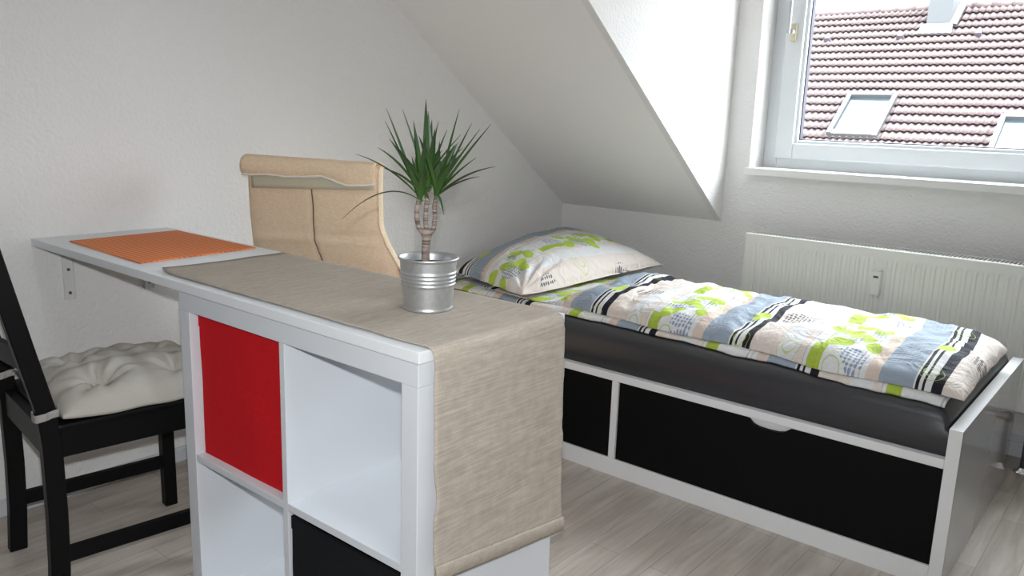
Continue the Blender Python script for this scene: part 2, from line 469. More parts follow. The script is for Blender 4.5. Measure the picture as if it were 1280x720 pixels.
v = [bm.verts.new(p) for p in ((0, 0, ZK), (XC - .03, 0, ZK), (XC - .03, yt, RZ), (0, yt, RZ), (0, 0, ZK + .2), (XC - .03, 0, ZK + .2), (XC - .03, yt + .26, RZ), (0, yt + .26, RZ))]
for f in ((0, 3, 2, 1), (4, 5, 6, 7), (0, 1, 5, 4), (1, 2, 6, 5), (2, 3, 7, 6), (3, 0, 4, 7)): bm.faces.new([v[i] for i in f])
struct(link_bm('ceiling_slope', bm, 'ceil'))
bm = bmesh.new()      # dormer cheek
a = [bm.verts.new((XC - .03, y, z)) for y, z in ((0, ZK), (yt, RZ), (0, RZ))]
b_ = [bm.verts.new((XC, y, z)) for y, z in ((0, ZK), (yt, RZ), (0, RZ))]
bm.faces.new(a); bm.faces.new(b_[::-1])
for i in range(3): bm.faces.new((a[i], b_[i], b_[(i + 1) % 3], a[(i + 1) % 3]))
struct(link_bm('wall_dormer', bm, 'wall'))
# baseboards
def base(name, T):
    bm = bmesh.new(); T(bm); struct(link_bm(name, bm, 'white'))
base('baseboard_left', lambda bm: box(bm, 0, .014, RY, 0, 0, .05, bev=.004))
def bb(bm):
    box(bm, .014, RX, -.016, 0, 0, .058, bev=.004); box(bm, .014, RX, -.010, 0, .058, .085, bev=.003)
base('baseboard_back', bb)

# window 1: outer frame, sash, glass, handle, sill
FY0, FY1 = .13, .20
def frame_bm(bm, x0, x1, z0, z1, w, wb, y0, y1, bev=.004):
    box(bm, x0, x0 + w, y0, y1, z0, z1, bev); box(bm, x1 - w, x1, y0, y1, z0, z1, bev)
    box(bm, x0 + w, x1 - w, y0 + .0004, y1 - .0004, z0, z0 + wb, bev); box(bm, x0 + w, x1 - w, y0 + .0004, y1 - .0004, z1 - w, z1, bev)
bm = bmesh.new(); frame_bm(bm, WX0, WX1, WZ0, WZ1, .062, .085, FY0 + .012, FY1 + .02)
win = struct(link_bm('window_1', bm, 'pvc'))
bm = bmesh.new(); frame_bm(bm, 1.058, 2.562, 1.043, WZ1 - .05, .078, .066, FY0 - .012, FY1 - .01, .006)
frame_bm(bm, 1.134, 2.486, 1.107, WZ1 - .126, .016, .016, FY0 + .004, FY1 - .012, .004)
sash = link_bm('window_sash', bm, 'pvc', win)
bm = bmesh.new(); frame_bm(bm, 1.1485, 2.4715, 1.1215, WZ1 - .1405, .006, .006, FY0 + .02, FY1 - .02, 0)
link_bm('gasket', bm, 'gasket', sash)
bm = bmesh.new(); box(bm, 1.15, 2.47, FY0 + .030, FY0 + .034, 1.123, WZ1 - .142); link_bm('pane', bm, 'glass', sash)
bm = bmesh.new(); box(bm, 1.084, 1.108, FY0 - .024, FY0 - .012, 1.535, 1.61, .004)
hd = link_bm('handle_plate', bm, 'brass', sash)
bm = bmesh.new(); tube(bm, [(1.096, FY0 - .02, 1.575), (1.096, FY0 - .05, 1.575)], .009)
box(bm, 1.080, 1.094, FY0 - .062, FY0 - .046, 1.565, 1.70, .005); link_bm('window_handle', bm, 'handlewhite', sash, smooth=False)
bm = bmesh.new(); box(bm, .992, WX1 + .01, -.032, 0, WZ0, 1.0, .004); box(bm, WX0, WX1, 0, FY0 + .012, WZ0, 1.0, .0)
struct(link_bm('windowsill', bm, 'sill', None)); bpy.data.objects['windowsill'].name = 'trim_1'
# ------------------------------------------------------------------ neighbouring roof
AL = math.radians(37)
def roofp(x, s, h=0.): return V((x, 11 + s * math.cos(AL) - h * math.sin(AL), 1.0 + s * math.sin(AL) + h * math.cos(AL)))
nb = thing('neighbouring_house', 'neighbouring house with pinkish clay tiled roof seen through the window', 'building', (-1.5, 11, -7))
bm = bmesh.new()
X0, X1, S0, S1, TW, TH = -9., 6., -3.9, 4.06, .112, .241
nx = int((X1 - X0) / TW) * 6; rows_ = int((S1 - S0) / TH) + 1
prevl = None
for r in range(rows_):
    s0 = S1 - (r + 1) * TH; s1 = S1 - r * TH
    jit = .006 * math.sin(r * 2.3)
    low, mid, up = [], [], []
    for i in range(nx + 1):
        x = X0 + (X1 - X0) * i / nx
        ph = (x / TW) % 1.
        w = .5 + .5 * math.cos(2 * math.pi * ph); w = w ** 1.3
        k = int(x / TW) ; j = .006 * math.sin(k * 12.9898 + r * 78.233)
        h = .038 * w
        # scalloped lower edge
        low.append(bm.verts.new(roofp(x + jit, s0 - .022 * w + j, h + .050)))
        mid.append(bm.verts.new(roofp(x + jit, s0 - .022 * w + j + .050, h + .0)))
        up.append(bm.verts.new(roofp(x + jit, s1 + .01, h)))
    for i in range(nx):
        bm.faces.new((low[i], low[i + 1], up[i + 1], up[i])); bm.faces.new((low[i], mid[i], mid[i + 1], low[i + 1]))
link_bm('tiled_roof', bm, 'tiles', nb, smooth=True)
bm = bmesh.new()
hexa(bm, [roofp(X0, S0, -.12), roofp(X1, S0, -.12), roofp(X1, S1, -.12), roofp(X0, S1, -.12), roofp(X0, S0, -.005), roofp(X1, S0, -.005), roofp(X1, S1, -.005), roofp(X0, S1, -.005)])
link_bm('roof_deck', bm, 'tileshadow', nb)
bm = bmesh.new(); yb_ = roofp(0, S0 + .4).y
box(bm, X0 + .3, X1 - .3, yb_, yb_ + 9, -7, roofp(0, S0 + .4).z - .25); link_bm('house_wall', bm, 'render_wall', nb)
bm = bmesh.new(); rr = roofp(0, S1 + .03, .03)
n = 46
for k in range(n):
    a = X0 + (X1 - X0) * k / n
    tube(bm, [(a, rr.y, rr.z), (a + (X1 - X0) / n + .03, rr.y, rr.z)], [.075, .06], 10)
link_bm('ridge_cap', bm, 'tiles', nb, smooth=True)
def skylight(x0, x1, s0, s1):
    bm = bmesh.new()
    def bar(a0, a1, b0, b1, h0, h1):
        hexa(bm, [roofp(a0, b0, h0), roofp(a1, b0, h0), roofp(a1, b1, h0), roofp(a0, b1, h0), roofp(a0, b0, h1), roofp(a1, b0, h1), roofp(a1, b1, h1), roofp(a0, b1, h1)])
    w = .075
    bar(x0, x0 + w, s0, s1, -.05, .15); bar(x1 - w, x1, s0, s1, -.05, .12)
    bar(x0 + w, x1 - w, s1 - w * 1.2, s1, -.05, .17); bar(x0 + w, x1 - w, s0, s0 + w, -.05, .13)
    f = link_bm('skylight', bm, 'flash_metal', nb)
    bm = bmesh.new(); bar(x0 + w, x1 - w, s0 + w, s1 - w, .0, .105); link_bm('skylight_pane', bm, 'roofglass', f)
    bm = bmesh.new(); bar(x0 + w, x1 - w, s0 + w, s0 + w + .03, .106, .135); link_bm('skylight_rail', bm, 'pipe', f)
skylight(-2.47, -1.65, -.02, 1.14); skylight(.03, .85, -.55, .60)
bm = bmesh.new(); cb = roofp(0, 3.30)
box(bm, -1.79, -1.38, cb.y, cb.y + .55, cb.z - .3, cb.z + 2.6, .01)
ch = link_bm('chimney', bm, 'chimney', nb)
bm = bmesh.new(); hexa(bm, [roofp(-1.90, 3.12, .03), roofp(-1.30, 3.12, .03), roofp(-1.33, 3.34, .05), roofp(-1.84, 3.34, .05), roofp(-1.90, 3.12, .075), roofp(-1.30, 3.12, .075), roofp(-1.33, 3.34, .14), roofp(-1.84, 3.34, .14)])
hexa(bm, [roofp(-1.385, 3.3401, .05), roofp(-1.27, 3.3401, .05), roofp(-1.27, 4.0, .05), roofp(-1.385, 4.0, .05), roofp(-1.385, 3.3401, .14), roofp(-1.27, 3.3401, .11), roofp(-1.27, 4.0, .11), roofp(-1.385, 4.0, .14)])
link_bm('flashing', bm, 'flash_metal', ch)
for x in (-3.5, -2.15, -.85, .5):
    bm = bmesh.new()
    c = roofp(x, 3.05)
    hexa(bm, [roofp(x - .07, 3.0, .02), roofp(x + .07, 3.0, .02), roofp(x + .05, 3.16, .02), roofp(x - .05, 3.16, .02), roofp(x - .05, 3.0, .12), roofp(x + .05, 3.0, .12), roofp(x + .04, 3.16, .07), roofp(x - .04, 3.16, .07)])
    link_bm('vent_tile', bm, 'vent', nb)

# ------------------------------------------------------------------ cube shelf
XS, YF, ZT, TP, CW, DV = .812, -2.543, .778, .0404, .335, .016
XE = XS + 2 * TP + 2 * CW + DV; YB = YF + .39
sh = thing('cube_shelf', 'white four-cube shelving unit carrying the end of the long table', 'shelf', (XS, YF, 0))
B('side_panel', 'white', sh, XS, XS + TP, YF, YB, 0, ZT - TP)
B('side_panel', 'white', sh, XE - TP, XE, YF, YB, 0, ZT - TP)
B('top_panel', 'white', sh, XS, XE, YF, YB, ZT - TP + .0002, ZT)
zb = ZT - TP - 2 * CW - DV
B('bottom_panel', 'white', sh, XS + TP, XE - TP, YF, YB, 0.0, zb)
xm = XS + TP + CW
B('vertical_divider', 'white', sh, xm, xm + DV, YF + .001, YB - .001, zb, ZT - TP, bev=.0008)
zm = ZT - TP - CW - DV
B('horizontal_divider', 'white', sh, XS + TP, xm, YF + .001, YB - .001, zm, zm + DV, bev=.0008)
B('horizontal_divider', 'white', sh, xm + DV, XE - TP, YF + .001, YB - .001, zm, zm + DV, bev=.0008)

# fabric boxes
def fab_box(name, label, mat, x0, x1, y0, y1, z0, z1, sag=0., front_lean=0.):
    t = thing(name, label, 'storage box', ((x0 + x1) / 2, (y0 + y1) / 2, z0))
    bm = bmesh.new(); w = .006
    def cloth(co):
        c = V(co)
        f = (c.z - z0) / (z1 - z0)
        c.y += .0025 * nz(c.x, c.z, 3, 9) 
        c.z -= sag * math.sin(math.pi * max(0, min(1, (c.x - x0) / (x1 - x0)))) * f
        if c.y < (y0 + y1) / 2: c.y -= front_lean * f
        return c
    vs = []
    def pan(a0, a1, b0, b1, c0, c1):
        bb = bmesh.new(); box(bb, a0, a1, b0, b1, c0, c1)
        bmesh.ops.subdivide_edges(bb, edges=bb.edges, cuts=12, use_grid_fill=True)
        for v in bb.verts: v.co = cloth(v.co)
        me = bpy.data.meshes.new('t'); bb.to_mesh(me); bb.free(); bm.from_mesh(me); bpy.data.meshes.remove(me)
    pan(x0, x1, y0, y0 + w, z0, z1); pan(x0, x1, y1 - w, y1, z0, z1)
    pan(x0, x0 + w, y0 + w, y1 - w, z0, z1); pan(x1 - w, x1, y0 + w, y1 - w, z0, z1)
    pan(x0 + w, x1 - w, y0 + w, y1 - w, z0, z0 + w)
    link_bm('fabric_body', bm, mat, t, smooth=False)
    bm = bmesh.new()
    rows = []
    for i in range(3):
        z = z1 - [.0, .014, .028][i]
        rows.append([cloth((lerp(x0 - .0005, x1 + .0005, j / 24), y0 - .0016, z)) for j in range(25)])
    ribbon(bm, rows, .001); link_bm('top_hem', bm, mat, t)
    return t
fab_box('storage_box', 'red fabric storage box in the upper cube next to the chair', 'redcloth',
        XS + TP + .004, xm - .002, YF + .022, YB - .01, zm + DV, ZT - TP - .006)
fab_box('storage_box', 'black fabric storage box in the lower cube below the empty one', 'blackcloth',
        xm + DV + .005, XE - TP - .004, YF + .006, YB - .01, zb, zm - .010, sag=.004)

# ------------------------------------------------------------------ table top
tb = thing('wall_table', 'long narrow white tabletop from the wall across the cube shelf', 'table', (0.01, YF, 0.61))
B('tabletop', 'tabletop', tb, 0.001, XE + .002, YF - .001, -2.141, ZT + .0012, .800, bev=.0015)
for yc in (-2.452, -2.212):
    bm = bmesh.new()
    box(bm, .0005, .0045, yc - .016, yc + .016, .61, ZT, .001)
    box(bm, .0045, .12, yc - .016, yc + .016, ZT - .004, ZT - .0002, .001)
    # side webs give the bracket its channel shape
    for s in (-1, 1): box(bm, .0045, .009, yc + s * .014 - .002, yc + s * .014 + .002, .612, ZT - .004, .0005)
    br = link_bm('bracket', bm, 'bracket', tb)
    for z in (.630, .700):
        bm = bmesh.new(); tube(bm, [(.0045, yc, z), (.0075, yc, z)], .0045, 12); link_bm('screw', bm, 'screw', br)

# placemat
bm = bmesh.new()
cs = [(.124, -2.49), (.559, -2.504), (.535, -2.165), (.102, -2.163)]
rows = []
for i in range(21):
    rows.append([])
    for j in range(25):
        a, c = j / 24, i / 20
        p = V(cs[0]).lerp(V(cs[1]), a).lerp(V(cs[3]).lerp(V(cs[2]), a), c)
        rows[-1].append((p.x, p.y, .8035))
ribbon(bm, rows, -.0026)
pm = link_bm('placemat', bm, 'placemat', loc=(.33, -2.33, .8005))
tag(pm, 'orange woven placemat lying on the white table near the wall', 'placemat')

# table runner
rn = thing('table_runner', 'taupe linen table runner draped over the table end beside the plant', 'table runner', (1.12, -2.34, .8))
def runner_rows():
    rows = []
    prof = []   # (x, z) path, along the table then down
    for k in range(46): prof.append((lerp(.668, 1.574, k / 45), .8022))
    for k in range(1, 7):
        a = math.pi / 2 * k / 6; prof.append((1.574 + .0165 * math.sin(a), .8022 - .0165 * (1 - math.cos(a))))
    n0 = len(prof)
    for k in range(1, 33): prof.append((1.5905 + .004 * sstep(k / 32), None))
    L = len(prof)
    for i, (x, z) in enumerate(prof):
        row = []
        for j in range(33):
            c = j / 32
            if z is not None: zz = z; f = 0
            else:
                f = (i - n0 + 1) / 32
                zend = lerp(.392, .345, c); zz = lerp(.7857, zend, f)
            # ragged, wavy long edges
            w0 = .0028 * nz(i * .33, 1.7) + .0013 * nz(i * 1.7, 5.2)
            w1 = .004 * nz(i * .4, 9.1) + .002 * nz(i * 1.2, 3.3)
            if f > 0: w0 += .006 * math.exp(-((f - .62) / .07) ** 2) - .003 * sstep((f - .6) / .5)
            y0 = -2.520 + w0 + .012 * sstep((.75 - x) / .1); y1 = -2.158 + w1 + .010 * f
            y = lerp(y0, y1, c)
            xx = x
            if f > 0: xx += .0025 * (1 + nz(c * 3, f * 4, 2.)) + .004 * sstep((f - .85) / .15)
            else:
                zz += .0008 * (1 + nz(x * 14, y * 14, 0)) 
                if c < .05 and x < 1.56: zz += .003 * max(0, nz(x * 22, 3.1)) 
                if i == 0: zz += .004 * (1 - c) ** 6
            if i == 0: xx += lerp(.006, -.018, c)
            row.append((xx, y, zz))
        rows.append(row)
    return rows
rows = runner_rows()
bm = bmesh.new(); ribbon(bm, rows, -.0016)
link_bm('runner_cloth', bm, 'runner', rn, smooth=True)
bm = bmesh.new()
last = rows[-1]; hrows = []
for i in range(7):
    f = i / 6
    r = []
    for j, p in enumerate(last):
        p0 = rows[-3][j]
        r.append((p[0] + .0045 + .0035 * math.sin(math.pi * min(1, f * 1.0)) + .001 * f, p[1] + .002 * (j / 32), p[2] + .024 - .031 * f))
    hrows.append(r)
ribbon(bm, hrows, .004); link_bm('hem', bm, 'hem', rn, smooth=True)

# ------------------------------------------------------------------ potted dragon tree
PC = V((1.378, -2.325, .8045))
pp = thing('plant_pot', 'ribbed galvanised metal pot standing on the taupe table runner', 'pot', PC)
bm = bmesh.new()
H = .103; R0, R1 = .0475, .0565
prof = [(0, .004), (R0 - .003, .004), (R0 - .001, 0), (R0 + .0015, .0008), (R0 + .002, .004)]
def rad(z): return lerp(R0, R1, z / H)
for k in range(1, 60):
    z = .005 + (H - .008) * k / 60
    r = rad(z)
    for c in (.052, .0595, .067, .0745): r += .0022 * math.exp(-((z - c) / .0022) ** 2)
    prof.append((r, z))
prof += [(R1 + .001, H - .004), (R1 + .0035, H - .002), (R1 + .004, H), (R1 + .0025, H + .002), (R1 + .0003, H + .0012), (R1 - .0012, H - .004)]
for k in range(10, -1, -1): z = .012 + (H - .02) * k / 10; prof.append((rad(z) - .0014, z))
prof.append((0, .012))
lathe(bm, prof, PC, 64); link_bm('pot_body', bm, 'zinc', pp, smooth=True)
pt = thing('dragon_tree', 'small green dragon tree with spiky leaves growing in the metal pot', 'potted plant', PC + V((0, 0, .013)))
bm = bmesh.new()
prof = [(0, .0125)] + [(rad(z) - .0022, z) for z in (.0125, .04, .07, .088)] + [(R1 * .6, .0905), (R1 * .25, .092), (0, .0925)]
lathe(bm, prof, PC, 40)
for v in bm.verts:
    if v.co.z > PC.z + .085 and (V((v.co.x, v.co.y)) - V((PC.x, PC.y))).length < R1 * .9: v.co.z += .003 * nz(v.co.x, v.co.y, 0, 90)
link_bm('soil', bm, 'soil', pt, smooth=True)
NV = V((-.7127, .7015, 0)); NR = V((.7015, .7127, 0))   # view-normal-ish and sideways axes of the plant's spread
def P3(s, z, d=0.): return PC + NR * s + NV * d + V((0, 0, z))
bm = bmesh.new()
tube(bm, [P3(-.005, .086), P3(-.006, .115), P3(-.004, .140), P3(-.004, .152), P3(-.004, .158)], [.0085, .0080, .0088, .0125, .009], 14)
link_bm('trunk', bm, 'bark', pt, smooth=True)
stems = [[(-.008, .146, 0), (-.020, .162, -.002), (-.0235, .180, -.003), (-.023, .20, -.003), (-.018, .225, -.003)],
         [(-.004, .150, .002), (-.006, .168, .010), (-.006, .190, .012), (-.004, .215, .010), (-.003, .23, .008)],
         [(0, .146, 0), (.0095, .160, -.003), (.0115, .180, -.004), (.0105, .20, -.004), (.013, .225, -.004)]]
for st in stems:
    bm = bmesh.new(); tube(bm, [P3(s, z, d) for s, z, d in st], [.0055, .0050, .0048, .0048, .004], 12)
    link_bm('stem', bm, 'bark', pt, smooth=True)
def leaf(root, tip, droop=.0, w=.0055, bow=.25, side=0.):
    """root, tip are points; the blade rises first, then bends over to the tip"""
    bm = bmesh.new(); uvl = bm.loops.layers.uv.new('UVMap')
    d = tip - root; L = d.length
    ctrl = root + d * .45 + V((0, 0, 1)) * L * bow
    N = 14; prev = None
    sidev = d.cross(V((0, 0, 1)))
    if sidev.length < .02: sidev = NR.copy()
    sidev.normalize()
    sidev = (sidev * math.cos(side) + NV.cross(sidev) * math.sin(side)).normalized()
    for i in range(N + 1):
        t = i / N
        p = root * (1 - t) ** 2 + ctrl * 2 * t * (1 - t) + tip * t * t
        tan = (ctrl - root) * 2 * (1 - t) + (tip - ctrl) * 2 * t
        tan.normalize()
        s = (sidev - tan * sidev.dot(tan)).normalized(); nrm = s.cross(tan)
        ww = w * (.55 + .45 * sstep(t * 3.5)) * (1 - max(0, (t - .45) / .55) ** 1.6) + .0002
        cur = [bm.verts.new(p + s * ww + nrm * ww * .35), bm.verts.new(p), bm.verts.new(p - s * ww + nrm * ww * .35),
               bm.verts.new(p - nrm * .0005)]
        if prev:
            for (a, b2, ua, ub) in ((0, 1, 0, .5), (1, 2, .5, 1), (2, 3, 1, .5), (3, 0, .5, 0)):
                f = bm.faces.new((prev[a], prev[b2], cur[b2], cur[a]))
                for lp, q in zip(f.loops, ((ua, (i - 1) / N), (ub, (i - 1) / N), (ub, t), (ua, t))): lp[uvl].uv = q
        prev = cur
    return link_bm('leaf', bm, 'leaf', pt, smooth=False)
tips = [(-.083, .385, .02, 0), (-.083, .362, -.02, 0), (-.053, .385, .03, 1), (-.0085, .405, .01, 1), (-.031, .365, -.02, 0), (.0155, .365, .0, 1),
        (.054, .388, -.02, 2), (.080, .363, .02, 2), (.093, .353, -.03, 2), (.118, .362, .03, 2), (.128, .281, .02, 2), (.096, .263, -.01, 2),
        (.028, .190, -.03, 2), (-.138, .300, -.02, 0), (-.165, .176, -.01, 0), (-.100, .311, .03, 0), (-.079, .328, .04, 0), (-.085, .276, -.04, 0),
        (-.059, .316, -.05, 0), (-.004, .383, .03, 1)]
for (s, z, d, k) in tips:
    st = stems[k]; r = P3(st[-1][0] + random.uniform(-.004, .004), st[-1][1] + random.uniform(-.016, .012), st[-1][2] + random.uniform(-.004, .004))
    low = z < .24
    leaf(r, P3(s, z, d), w=.0066 if not low else .0045, bow=.02 if z > .34 else (.16 if not low else .40), side=random.uniform(-.5, .5))
for k in range(3):       # inner tuft of shorter blades
    for q in range(9):
        a = random.uniform(0, 2 * math.pi); el = random.uniform(.75, 1.45); L = random.uniform(.07, .135)
        st = stems[k]; r = P3(st[-1][0], st[-1][1] + random.uniform(-.02, .015), st[-1][2])
        dv = NR * math.cos(a) * math.cos(el) + NV * math.sin(a) * math.cos(el) + V((0, 0, math.sin(el)))
        leaf(r, r + dv * L, w=random.uniform(.0048, .0066), bow=.08, side=random.uniform(-.8, .8))

# ------------------------------------------------------------------ black chair with its cushion
ang = math.radians(6.6)
CR = V((math.cos(ang), -math.sin(ang), 0)); CF = V((math.sin(ang), math.cos(ang), 0)); CO = V((.226, -2.712, 0))
def ch3(u, v, z): return CO + CR * u + CF * v + V((0, 0, z))
W_, D_ = .380, .395
cr = thing('dining_chair', 'black painted wooden chair with a cream cushion under the wall table', 'chair', ch3(W_ / 2, D_ / 2, 0))
def post(name, path, hw, hd, mat='blackwood', parent=cr):
    """square-section member through (u, v, z) points"""
    bm = bmesh.new(); prev = None
    for (u, v, z) in path:
        cur = [bm.verts.new(ch3(u + a * hw, v + b2 * hd, z)) for a, b2 in ((-1, -1), (1, -1), (1, 1), (-1, 1))]
        if prev:
            for i in range(4): bm.faces.new((prev[i], prev[(i + 1) % 4], cur[(i + 1) % 4], cur[i]))
        else: bm.faces.new(cur[::-1])
        prev = cur
    bm.faces.new(prev)
    bmesh.ops.bevel(bm, geom=[e for e in bm.edges], offset=.002, segments=1, affect='EDGES')
    return link_bm(name, bm, mat, parent)
for u in (0, W_):
    post('rear_leg', [(u, -.012, 0), (u, -.004, .12), (u, .0, .25), (u, 0, .42), (u, -.006, .50), (u, -.036, .64), (u, -.084, .87), (u, -.094, .92)], .0165, .0205)
for u in (.0, W_):
    post('front_leg', [(u, D_, 0), (u, D_, .39)], .0175, .0175)
def bar(name, u0, u1, v0, v1, z0, z1, bev=.0015, dz=0):
    bm = bmesh.new(); box(bm, u0, u1, v0, v1, z0, z1, bev)
    for v in bm.verts: v.co = ch3(*v.co)
    return link_bm(name, bm, 'blackwood', cr)
for u in (0, W_):
    bar('stretcher', u - .009, u + .009, .014, D_ - .014, .122, .158)
    bar('apron', u - .012, u + .012, .016, D_ - .016, .385, .452)
bar('apron', .014, W_ - .014, -.012, .012, .385, .452); bar('apron', .014, W_ - .014, D_ - .010, D_ + .012, .385, .452)
bm = bmesh.new(); box(bm, -.020, W_ + .020, .012, D_ + .028, .450, .466, .006)
for v in bm.verts:
    fu = (v.co.x - W_ / 2) / .21; fv = (v.co.y - D_ / 2) / .21
    if abs(fu) < .97 and abs(fv) < .97 and v.co.z > .46: v.co.z -= .003
    v.co = ch3(*v.co)
link_bm('seat', bm, 'blackwood', cr)
for z0 in (.60, .715, .83):
    bm = bmesh.new(); rows = []
    for i in range(2):
        rows.append([ch3(lerp(.016, W_ - .016, j / 12), -.034 - (z0 + i * .055 - .62) * .20 - .018 * math.sin(math.pi * j / 12), z0 + i * .055) for j in range(13)])
    ribbon(bm, rows, .012); link_bm('back_slat', bm, 'blackwood', cr)

cu = thing('seat_cushion', 'cream tufted cotton seat cushion tied onto the black chair', 'cushion', ch3(W_ / 2, .21, .467))
bm = bmesh.new()
u0, u1, v0, v1 = -.012, .405, .024, .44
NU = 64
tufts = [(.27, .27), (.73, .27), (.27, .73), (.73, .73)]
def cush(a, c, top):
    e = max(0., 1 - abs(2 * a - 1) ** 3.2) * max(0., 1 - abs(2 * c - 1) ** 3.2)
    hgt = .100 * e ** .5
    dmin = 1.
    for (ta, tc_) in tufts:
        dx, dy = a - ta, c - tc_; d = math.hypot(dx, dy); th = math.atan2(dy, dx)
        crease = 1 + .35 * math.sin(th * 7 + ta * 9) * math.exp(-d * 7)
        hgt -= .082 * math.exp(-(d / (.11 * crease)) ** 1.05)
        hgt += .0035 * math.sin(th * 9 + tc_ * 20 + 2 * nz(a * 5, c * 5)) * math.exp(-((d - .12) / .09) ** 2)
    for dd in (a - .5, c - .5): hgt -= .008 * math.exp(-(dd / .05) ** 2)
    hgt += .0035 * nz(a * 7, c * 7, 1) + .002 * nz(a * 16, c * 16, 4)
    # pinched corners and scalloped hem
    cc = abs(2 * a - 1) * abs(2 * c - 1)
    inset = .012 * (1 - cc) * (1 if True else 0)
    uu = lerp(u0, u1, a); vv = lerp(v0, v1, c)
    uu += -inset * (2 * a - 1) ** 3 * (.6 + .4 * math.sin(c * 19)); vv += -inset * (2 * c - 1) ** 3 * (.6 + .4 * math.sin(a * 19))
    zb_ = .468 + .003
    z = zb_ + (max(hgt, .004) if top else 0) + .016 * cc ** 3
    return ch3(uu, vv, z if top else .468 + .016 * cc ** 3 * .8)
T = [[bm.verts.new(cush(i / NU, j / NU, True)) for j in range(NU + 1)] for i in range(NU + 1)]
Bt = [[bm.verts.new(cush(i / NU, j / NU, False)) for j in range(NU + 1)] for i in range(NU + 1)]
for i in range(NU):
    for j in range(NU):
        bm.faces.new((T[i][j], T[i + 1][j], T[i + 1][j + 1], T[i][j + 1])); bm.faces.new((Bt[i][j], Bt[i][j + 1], Bt[i + 1][j + 1], Bt[i + 1][j]))
for k in range(NU):
    bm.faces.new((T[k][0], Bt[k][0], Bt[k + 1][0], T[k + 1][0])); bm.faces.new((T[k][NU], T[k + 1][NU], Bt[k + 1][NU], Bt[k][NU]))
    bm.faces.new((T[0][k], T[0][k + 1], Bt[0][k + 1], Bt[0][k])); bm.faces.new((T[NU][k], Bt[NU][k], Bt[NU][k + 1], T[NU][k + 1]))
body = link_bm('cushion_cover', bm, 'cushion', cu, smooth=True)
for ta, tc_ in tufts:
    bm = bmesh.new(); c = cush(ta, tc_, True)
    lathe(bm, [(0, -.001), (.006, 0), (.007, .002), (.004, .0035), (0, .004)], c, 14); link_bm('button', bm, 'cushion', cu, smooth=True)
for u in (0, W_):            # ties wrapped round the rear legs
    bm = bmesh.new(); rows = []
    for i in range(5):
        z = .484 + .018 * i / 4 - .004 * math.sin(math.pi * i / 4)
        ring = []
        for k in range(25):
            a = 2 * math.pi * k / 24
            ca, sa = math.cos(a), math.sin(a); m_ = 1 / max(abs(ca), abs(sa)) ; m_ = lerp(1., m_, .72)
            ring.append(ch3(u + .0205 * ca * m_, -.006 + .0245 * sa * m_, z + .005 * sa + .002 * nz(k * .4, i)))
        rows.append(ring)
    ribbon(bm, rows, .0015); link_bm('tie', bm, 'tie', cu, smooth=True)
# ------------------------------------------------------------------ wall socket
so = thing('wall_socket', 'cream double wall socket low on the wall behind the black chair', 'socket', (0, -2.66, .29))
B('socket_plate', 'socket', so, .0005, .022, -2.76, -2.612, .285, .37, bev=.004)
for yc in (-2.724, -2.648):
    bm = bmesh.new(); tube(bm, [(.0222, yc, .328), (.0235, yc, .328)], .030, 28); f = link_bm('socket_ring', bm, 'socket', so)
    bm = bmesh.new(); tube(bm, [(.0236, yc, .328), (.0241, yc, .328)], .0205, 28); link_bm('socket_well', bm, 'vent' if False else 'socketdark', f)
    bm = bmesh.new(); tube(bm, [(.0242, yc, .328), (.0246, yc, .328)], .0165, 28); g = link_bm('socket_face', bm, 'socket', f)
    bm = bmesh.new()
    for dy, dz in ((-.009, 0), (.009, 0), (0, .013), (0, -.013)): tube(bm, [(.0247, yc + dy, .328 + dz), (.0251, yc + dy, .328 + dz)], .0032, 10)
    link_bm('pin_hole', bm, 'socketdark', f)

# ------------------------------------------------------------------ storage bed
BX, BY0, BY1, PT = 2.160, -1.212, -.298, .0316
bd = thing('storage_bed', 'white storage bed with black drawer fronts below the radiator', 'bed', (1.1, -.755, 0))
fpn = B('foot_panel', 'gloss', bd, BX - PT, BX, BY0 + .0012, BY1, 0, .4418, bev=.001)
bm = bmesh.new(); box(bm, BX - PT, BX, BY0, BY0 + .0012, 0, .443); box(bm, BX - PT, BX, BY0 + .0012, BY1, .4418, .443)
link_bm('edge_band', bm, 'bedwhite', fpn)  # lit edges stay white, apart from the face with painted-in shade
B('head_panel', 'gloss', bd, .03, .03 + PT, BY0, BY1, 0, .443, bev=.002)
B('top_rail', 'bedwhite', bd, .0617, BX - PT - .0003, BY0, BY0 + .055, .333, .3585, bev=.003)
B('rear_rail', 'bedwhite', bd, .0617, BX - PT - .0003, BY1 - .025, BY1 - .002, .0, .3585, bev=.003)
B('base_board', 'bedwhite', bd, .0617, BX - PT - .0003, BY0, BY0 + .02, .0, .0600, bev=.002)
B('slat_base', 'bedwhite', bd, .0617, BX - PT - .0003, BY0 + .056, BY1 - .026, .338, .352, bev=.002)
B('divider', 'bedwhite', bd, 1.122, 1.146, BY0, BY0 + .40, .0602, .3328, bev=.0015)
B('bottom_lip', 'bedwhite', bd, .0617, BX - PT - .0003, BY0 + .0205, BY0 + .06, .0, .0640, bev=.001)
B('storage_front', 'blackpanel', bd, .066, 1.1195, BY0 + .006, BY0 + .02, .0615, .3318, bev=.001)
